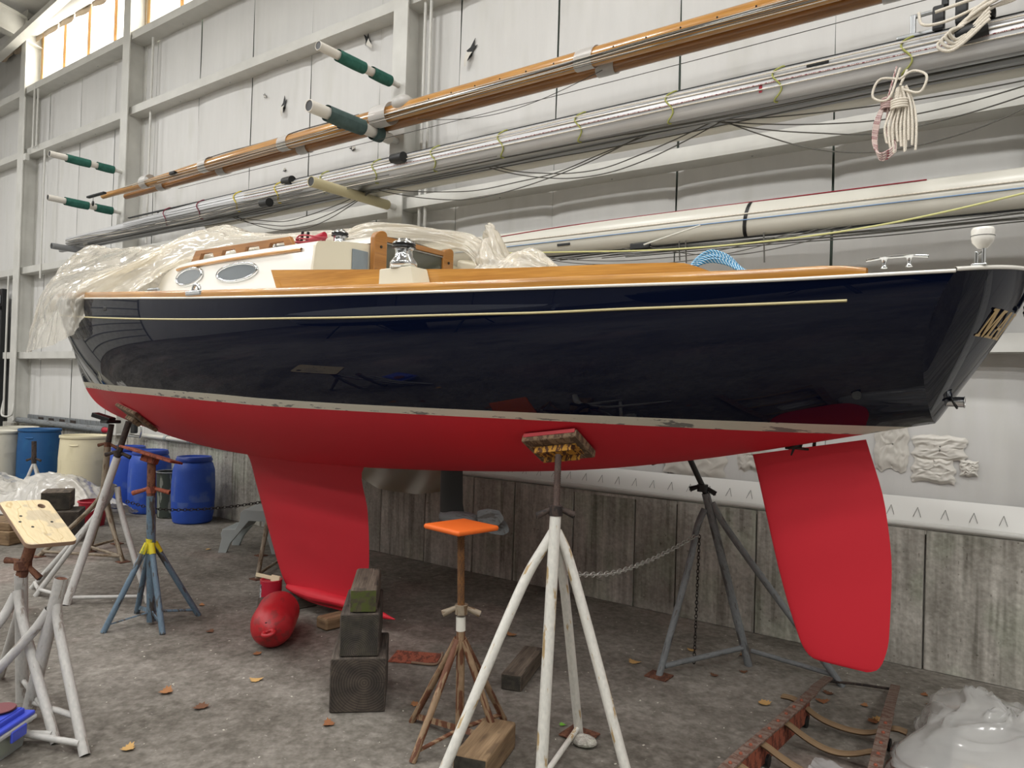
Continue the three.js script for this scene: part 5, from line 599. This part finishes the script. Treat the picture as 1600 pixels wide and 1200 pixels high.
{ const t = thing('step_stool', 'grey plastic two-step stool beside the keel', 'step stool', [-6.64, 0, -4.6]); t.rotation.y = 0.63; const pr = new THREE.Shape(); [[-0.24, 0], [-0.17, 0], [-0.13, 0.1], [0.05, 0.33], [0.2, 0.33], [0.3, 0], [0.36, 0], [0.26, 0.42], [0.0, 0.43], [-0.03, 0.4], [-0.03, 0.33], [-0.08, 0.23], [-0.2, 0.23], [-0.22, 0.19], [-0.21, 0.14]].forEach((p, i) => (i ? pr.lineTo(...p) : pr.moveTo(...p))); pr.closePath(); for (const z of [-0.19, 0.17]) part('side', new THREE.ExtrudeGeometry(pr, { depth: 0.025, bevelEnabled: true, bevelSize: 0.006, bevelThickness: 0.006, bevelSegments: 2 }), M.greyPlastic, t).position.z = z; part('tread', rbox(0.26, 0.03, 0.4, 0.01), M.greyPlastic, t).position.set(0.12, 0.42, 0); part('tread', rbox(0.15, 0.03, 0.4, 0.01), M.greyPlastic, t).position.set(-0.14, 0.22, 0); part('riser', rbox(0.02, 0.16, 0.36, 0.006), M.greyPlastic, t).position.set(-0.02, 0.31, 0); for (let k = 0; k < 7; k++) part('grip_rib', rbox(0.12, 0.006, 0.018, 0.002), M.greyPlastic, t).position.set(-0.14, 0.238, -0.15 + k * 0.05); }
{ // crate of wipes bottom left
  const t = thing('plastic_tub', 'clear plastic tub with a blue snap lid at the bottom left corner', 'tub', [-3.86, 0, -1.3]); t.rotation.y = 0.62; const W = 0.34, D = 0.22; part('body', grid(4, 1, (u, v) => { const c = [[1, 1], [1, -1], [-1, -1], [-1, 1], [1, 1]][Math.round(u * 4)], k = v ? 1 : 0.86; return [c[0] * W / 2 * k, 0.004 + v * 0.135, c[1] * D / 2 * k]; }).toNonIndexed(), PHY({ color: 0xc8cccb, roughness: 0.25, transmission: 0.55, thickness: 0, side: THREE.DoubleSide }), t).geometry.computeVertexNormals(); part('floor_pan', rbox(W * 0.86, 0.008, D * 0.86, 0.003), M.greyPlastic, t).position.y = 0.006; part('flange', rbox(W + 0.04, 0.022, D + 0.04, 0.008), PHY({ color: 0xd4d6d6, roughness: 0.3, transmission: 0.4, thickness: 0 }), t).position.y = 0.128; const bl = STD({ color: 0x3f4fc0, roughness: 0.4 }); part('lid', merge([rbox(W + 0.03, 0.02, D + 0.03, 0.008).translate(0, 0.148, 0), rbox(W - 0.03, 0.03, D - 0.03, 0.008).translate(0, 0.165, 0), rbox(W - 0.05, 0.006, D - 0.05, 0.002).translate(0, 0.181, 0)]), bl, t, 'blue snap lid'); for (const [x, z, w, d] of [[0, D / 2 + 0.02, 0.14, 0.012], [W / 2 + 0.02, 0, 0.012, 0.1]]) part('latch', rbox(w, 0.05, d, 0.005), bl, t).position.set(x, 0.105, z); part('label', box(0.13, 0.075, 0.002), STD({ color: 0x23243c, roughness: 0.5 }), t, 'dark printed label').position.set(0.04, 0.06, D / 2 * 0.94); part('contents', rbox(0.1, 0.09, 0.12, 0.02), STD({ color: 0x9dbb4e, roughness: 0.6 }), t, 'lime green pack inside').position.set(0.1, 0.056, 0.02);
  const s = thing('sanding_disc', 'dull maroon sanding disc lying on the blue lid', 'sanding disc', [-3.825, 0.188, -1.38]); part('disc', lathe([[0, 0], [0.06, 0], [0.062, 0.003], [0.06, 0.006], [0.01, 0.006], [0.008, 0.002], [0, 0.002]], 32), STD({ color: 0x7b4a4c, roughness: 0.9 }), s); part('disc', lathe([[0, 0], [0.06, 0], [0.062, 0.003], [0.06, 0.006], [0, 0.006]], 32), STD({ color: 0x74464a, roughness: 0.9 }), s).position.set(0.01, 0.007, 0.008);
}
{ // poles on the concrete ledge at the left
  const t = thing('aluminium_pole', 'long grey pole lying on the concrete ledge above the drums', 'pole', [0, 0, 0]); part('tube', rod([-14.6, 0.96, -5.36], [-11.9, 0.95, -5.36], 0.05, 0.05, 18), M.stGrey, t); part('tube', rod([-11.9, 0.95, -5.36], [-11.45, 0.95, -5.36], 0.054, 0.054, 18), M.stGrey, t); part('red_tip', rod([-11.45, 0.95, -5.36], [-11.25, 0.95, -5.36], 0.045, 0.03, 14), M.redPlastic, t);
  const u = thing('white_pole', 'slim white pole lying on the ledge under the red bottom paint', 'pole', [0, 0, 0]); part('tube', rod([-10.4, 0.93, -5.4], [-8.0, 0.925, -5.4], 0.03, 0.03, 14), M.whiteP, u); for (const x of [-9.8, -9.2, -8.6]) part('ring', rod([x, 0.93, -5.4], [x + 0.06, 0.93, -5.4], 0.038, 0.038, 14), M.greyPlastic, u);
  const g = thing('grey_channel', 'pale grey channel lying behind the long pole on the ledge', 'channel', [0, 0, 0]); part('web', rbox(3.2, 0.13, 0.03, 0.01), M.stGrey, g).position.set(-12.86, 1.0, -5.47); for (let k = 0; k < 4; k++) part('slot', rbox(0.2, 0.05, 0.006, 0.003), M.rustD, g).position.set(-13.9 + 0.4 * k, 1.01, -5.453);
  const br = thing('outboard_bracket', 'chrome tube bracket standing on the ledge behind the bow stand', 'bracket', [-10.45, 0.9, -5.3]); part('hoop', pipe([[-0.16, 0.01, 0], [-0.2, 0.1, 0], [-0.08, 0.34, 0], [0.08, 0.34, 0], [0.2, 0.1, 0], [0.16, 0.01, 0]], 0.014, 40, 8), M.chrome, br); part('cross_tube', rod([-0.16, 0.015, 0], [0.16, 0.015, 0], 0.014), M.chrome, br); part('clamp', rbox(0.12, 0.16, 0.06, 0.02), M.dark, br).position.set(0, 0.14, 0);
}
console.log('floor things');
// ---------------------------------------------------------------- plastic heap, bag, cradle
{ const st = []; for (let i = 0; i <= 10; i++) { const u = i / 10, x = -9.25 - 2.9 * u, zc = -4.32 + 0.6 * u, H = 0.5 * Math.sin(Math.PI * cl(u * 0.92 + 0.06)) * (0.75 + 0.35 * Math.sin(u * 9)) + 0.05; const l = []; for (let j = 0; j <= 6; j++) { const v = j / 6 - 0.5; l.push([x + 0.1 * Math.sin(j * 2 + i), 0.03 + H * (1 - (2 * v) ** 2) ** 0.7, zc + v * 0.95]); } st.push(l); } solo('plastic_heap', surf(st, 160, 80, 0.05, 0.41, 9, 4), M.heap, 'crumpled heap of clear plastic sheeting in front of the white drums', 'plastic sheet'); }
{ const g = grid(72, 40, (u, v) => { const a = u * 2 * Math.PI, t = v; const f = 1 + 0.16 * Math.sin(a * 3 + 1) + 0.1 * Math.sin(a * 5 + 2.2); const r = t < 0.55 ? t / 0.55 : 1 + 0.08 * (t - 0.55) / 0.45; let y = t < 0.55 ? 0.27 * Math.sqrt(1 - 0.82 * (t / 0.55) ** 2) + 0.02 : mix(0.135, 0.012, (t - 0.55) / 0.45); y += 0.05 * Math.sin(a * 2 + 0.6) * Math.sin(Math.min(1, t / 0.55) * Math.PI); const n = fbm(u, v * 0.9, 7, 6, 2, 0.5), rd = 1.6 * Math.max(0, 1 - Math.abs(n - 0.5) * 9) ** 1.5; const k = 1 + 0.04 * rd; return [0.42 * r * f * Math.cos(a) * k, Math.max(0.006, y * (1 + 0.07 * rd)), 0.5 * r * f * Math.sin(a) * k]; }); const m = solo('plastic_bag', g, M.bag, 'large clear plastic bag on the floor in the bottom right corner', 'plastic bag'); m.position.set(-0.12, 0, -4.12);
  const c = thing('cardboard_pack', 'pale grey pack showing through the clear bag', 'pack', [-0.12, 0, -4.12]); part('box', rbox(0.42, 0.13, 0.46, 0.03), STD({ color: 0xb4b2b0, roughness: 0.8 }), c).position.y = 0.075; part('roll', rod([-0.15, 0.08, 0.3], [0.25, 0.08, 0.26], 0.05, 0.05, 18), STD({ color: 0xbfae98, roughness: 0.8 }), c); }
{ const t = thing('metal_cradle', 'rusty red iron cradle with curved ribs and riveted rails, lower right', 'cradle', [-0.82, 0, -3.9]); const q = (p) => V(p[0] + 0.82, p[1], p[2] + 3.9);
  const railPts = (pts) => pts.map(q); const rail = (pts, w, nm) => { for (let i = 0; i < pts.length - 1; i++) { const a = q(pts[i]), b = q(pts[i + 1]); const d = b.clone().sub(a), L = d.length(); const g = rbox(w, 0.012, L + 0.01, 0.003, 'z'); const m = part(nm, g, M.railIron, t); m.position.copy(a).add(b).multiplyScalar(0.5); m.lookAt(m.position.clone().add(d).add(t.position)); } };
  rail([[-1.07, 0.15, -2.95], [-1.05, 0.15, -3.3], [-1.02, 0.15, -3.66], [-0.985, 0.15, -4.15]], 0.055, 'rail'); rail([[-0.985, 0.15, -4.15], [-1.0, 0.13, -4.3], [-1.03, 0.05, -4.72]], 0.05, 'rail'); rail([[-0.54, 0.15, -3.2], [-0.575, 0.15, -3.6], [-0.62, 0.15, -4.15]], 0.055, 'rail'); rail([[-0.62, 0.15, -4.15], [-0.645, 0.12, -4.4], [-0.69, 0.05, -4.85]], 0.05, 'rail');
  for (const [x0, x1, z0, z1] of [[-1.065, -0.99, -2.95, -4.1], [-0.545, -0.615, -3.2, -4.1]]) { const a = q([x0, 0.085, z0]), b = q([x1, 0.085, z1]); const m = part('side_plate', rbox(0.016, 0.12, a.distanceTo(b), 0.003, 'z'), M.rustO, t, 'rust red side plate'); m.position.copy(a).add(b).multiplyScalar(0.5); m.lookAt(b.clone().add(t.position)); }
  for (const [z, m, ov] of [[-3.15, M.timberB, 0], [-3.42, M.timberB, 0], [-3.72, M.timberB, 0], [-4.02, M.timberB, 0.1]]) { const xl = -1.055 + (z + 3.2) * -0.06, xr = -0.55 + (z + 3.2) * 0.075, pts = []; for (let i = 0; i <= 12; i++) { const u = i / 12; pts.push([mix(xl - ov, xr + ov, u), 0.142 - 0.1 * Math.sin(Math.PI * cl((u - 0.02) / 0.96)) * (ov ? ss(0, 0.3, u) * ss(1, 0.7, u) : 1), z - 0.07 * Math.sin(Math.PI * u) + 0.05 * u]); } const c = new THREE.CatmullRomCurve3(pts.map(q)); part('rib', grid(30, 4, (u, v) => { const p = c.getPoint(u), k = [[-1, 0.5], [-1, -0.5], [1, -0.5], [1, 0.5], [-1, 0.5]][Math.round(v * 4)]; return [p.x, p.y + k[1] * 0.014, p.z + k[0] * 0.022, u * 0.5, v * 0.1]; }), m, t, 'curved wooden rib'); }
  for (let k = 0; k < 10; k++) { part('rivet', new THREE.SphereGeometry(0.009, 8, 6), M.rustO, t).position.copy(q([mix(-1.068, -0.99, k / 10), 0.157, mix(-3.0, -4.1, k / 10)])); if (k < 7) part('rivet', new THREE.SphereGeometry(0.009, 8, 6), M.rustO, t).position.copy(q([mix(-0.545, -0.615, k / 7), 0.157, mix(-3.25, -4.1, k / 7)])); }
  part('end_bar', pipe([[-1.03 + 0.82, 0.03, -4.72 + 3.9], [-0.86 + 0.82, 0.028, -4.8 + 3.9], [-0.7 + 0.82, 0.03, -4.84 + 3.9]], 0.008, 20, 6), M.rustD, t); for (const [x, z] of [[-1.03, -3.5], [-1.0, -4.05], [-0.58, -3.5], [-0.61, -4.05]]) part('caster', merge([rod([x + 0.82 - 0.02, 0.03, z + 3.9], [x + 0.82 + 0.02, 0.03, z + 3.9], 0.03, 0.03, 16)]), M.black, t); }
{ const c = solo('plastic_scrap', grid(20, 14, (u, v) => [-0.86 + 0.22 * u, 0.012 + 0.03 * Math.abs(fbm(u, v * 0.9, 5, 5, 2) - 0.4), -3.72 + 0.14 * v + 0.05 * u]), dbl(plastic(0.6, 0xe8e8e8)), 'scrap of clear film lying inside the iron cradle', 'plastic film'); }
// ---------------------------------------------------------------- leaves and crumbs
{ const mk = (k) => { const n = 11, sh2 = new THREE.Shape(); for (let i = 0; i < n * 2; i++) { const a = i / (n * 2) * Math.PI * 2, r = (i % 2 ? 0.72 : 1) * (0.75 + 0.35 * Math.abs(Math.sin(a * 1.5 + k))); i ? sh2.lineTo(r * Math.cos(a), r * Math.sin(a) * 0.75) : sh2.moveTo(r * Math.cos(a), r * Math.sin(a) * 0.75); } const g = new THREE.ShapeGeometry(sh2); g.rotateX(-Math.PI / 2); const p = g.attributes.position; for (let i = 0; i < p.count; i++) { const x = p.getX(i), z = p.getZ(i); p.setY(i, 0.08 + 0.35 * x * x + 0.15 * Math.sin(z * 3 + k) * z + 0.1 * Math.abs(z)); } g.computeVertexNormals(); return g; }; const G = [mk(0), mk(1.3), mk(2.6)];
  const spots = [[-3.87, -2.19], [-4.0, -2.85], [-3.65, -2.6], [-3.55, -2.2], [-2.72, -2.95], [-2.9, -2.5], [-3.4, -1.75], [-4.6, -2.9], [-5.2, -3.2], [-1.32, -3.1], [-1.25, -4.2], [-1.0, -4.6], [-0.8, -4.55], [-0.72, -4.35], [-0.7, -4.4], [-0.5, -4.8], [-0.4, -4.85], [-0.55, -4.95], [-1.9, -4.75], [-1.5, -4.6], [-1.6, -4.9], [-2.6, -4.6], [-6.9, -4.3], [-6.7, -4.35], [-3.0, -4.2], [-1.0, -4.45], [-2.1, -4.3], [-1.62, -4.42]];
  spots.forEach(([x, z], i) => { const s = rr(0.028, 0.05) * (i === 0 ? 1.3 : 1); const m = solo('leaf', G[i % 3], M.leaf[i % 4], 'dry curled brown leaf lying on the concrete floor', 'leaf', 'fallen leaves on the floor'); m.position.set(x, 0.001, z); m.scale.set(s, s * 0.8, s); m.rotation.y = rr(0, 6.28); });
  const gl = solo('leaf_green', G[1], STD({ color: 0x6fae3a, roughness: 0.7, side: THREE.DoubleSide }), 'single bright green scrap by the foot of the white stand', 'leaf'); gl.position.set(-1.98, 0.002, -3.25); gl.scale.setScalar(0.022); gl.name = 'green_leaf';
  const chips = []; for (let i = 0; i < 240; i++) { const x = rr(-6.5, 0), z = rr(-5.3, -1.4); const s = rr(0.003, 0.008); chips.push(new THREE.BoxGeometry(s * 1.6, 0.002, s).rotateY(rr(0, 6)).translate(x, 0.0012, z)); } const ch = solo('paint_chips', merge(chips), STD({ color: 0xc9c5b8, roughness: 0.8 }), 'pale paint chips and crumbs scattered over the floor', 'debris'); ch.userData.kind = 'stuff'; }
// ---------------------------------------------------------------- the rest of the shed behind the camera, mirrored in the hull
{ // two yachts stored behind the camera
  const yacht = (label, x, z, sc, dy, top, low) => { const t = thing('stored_yacht', label, 'sailboat', [x, 0, z]); const wl = (X) => mix(1.6, 1.64, -X / 8.7); const add = (nm, g, m) => { const q = part(nm, g, m, t); q.scale.set(sc, sc, sc); q.position.y = dy; return q; };
    add('topsides', merge([hullBand(wl, hS, 60, 12, 1), hullBand(wl, hS, 60, 12, -1)]), dbl(STD({ color: top, roughness: 0.4 }))); add('underbody', merge([hullBand(kY, wl, 60, 12, 1, true), hullBand(kY, wl, 60, 12, -1, true)]), dbl(STD({ color: low, roughness: 0.7 }))); add('keel', foil([[-5.2, 1.3, -3.8, 1.3], [-4.8, 0.3, -3.8, 0.3], [-4.7, -dy / sc, -3.8, -dy / sc]], 0.1), STD({ color: low, roughness: 0.7 }));
    add('deck_cover', grid(16, 40, (u, v) => { const X = -.5 - 8.0 * v, s = u * 2 - 1, b = bS(X); return [X, hS(X) + 0.6 * (1 - s * s) * Math.sin(Math.PI * cl(v * 0.9 + 0.05)), s * b]; }), STD({ color: top, roughness: 0.8, side: THREE.DoubleSide })); for (const X of [-2.5, -6]) for (const s of [-1, 1]) part('prop', rod([X * sc, 0, s * 1.5], [X * sc, 1.3 * sc + dy, s * 0.75 * sc], 0.03), M.dark, t); };
  yacht('pale grey yacht with dark bottom stored behind the camera', -2.4, 5.0, 0.95, -0.35, 0xb8bbbe, 0x141823); yacht('black yacht stored behind the camera, right of the pale grey one', 7.4, 4.4, 1.0, -0.5, 0x101317, 0x0d0e10);
}
{ const g = solo('plastic_drape', grid(40, 14, (u, v) => { const x = -5.95 + 1.3 * u, low = 0.66 + 0.1 * (2 * u - 1.1) ** 2; return [x, mix(1.0, low, v), -5.38 + 0.03 * Math.sin(u * 14 + v * 3) * v + 0.04 * v]; }), dbl(M.drape), 'brownish translucent plastic hanging over the concrete ledge behind the keel', 'plastic sheet'); }
scene.traverse((o) => { if (o.isLight) { o.castShadow = true; } });
console.log('done');
renderer.render(scene, camera);
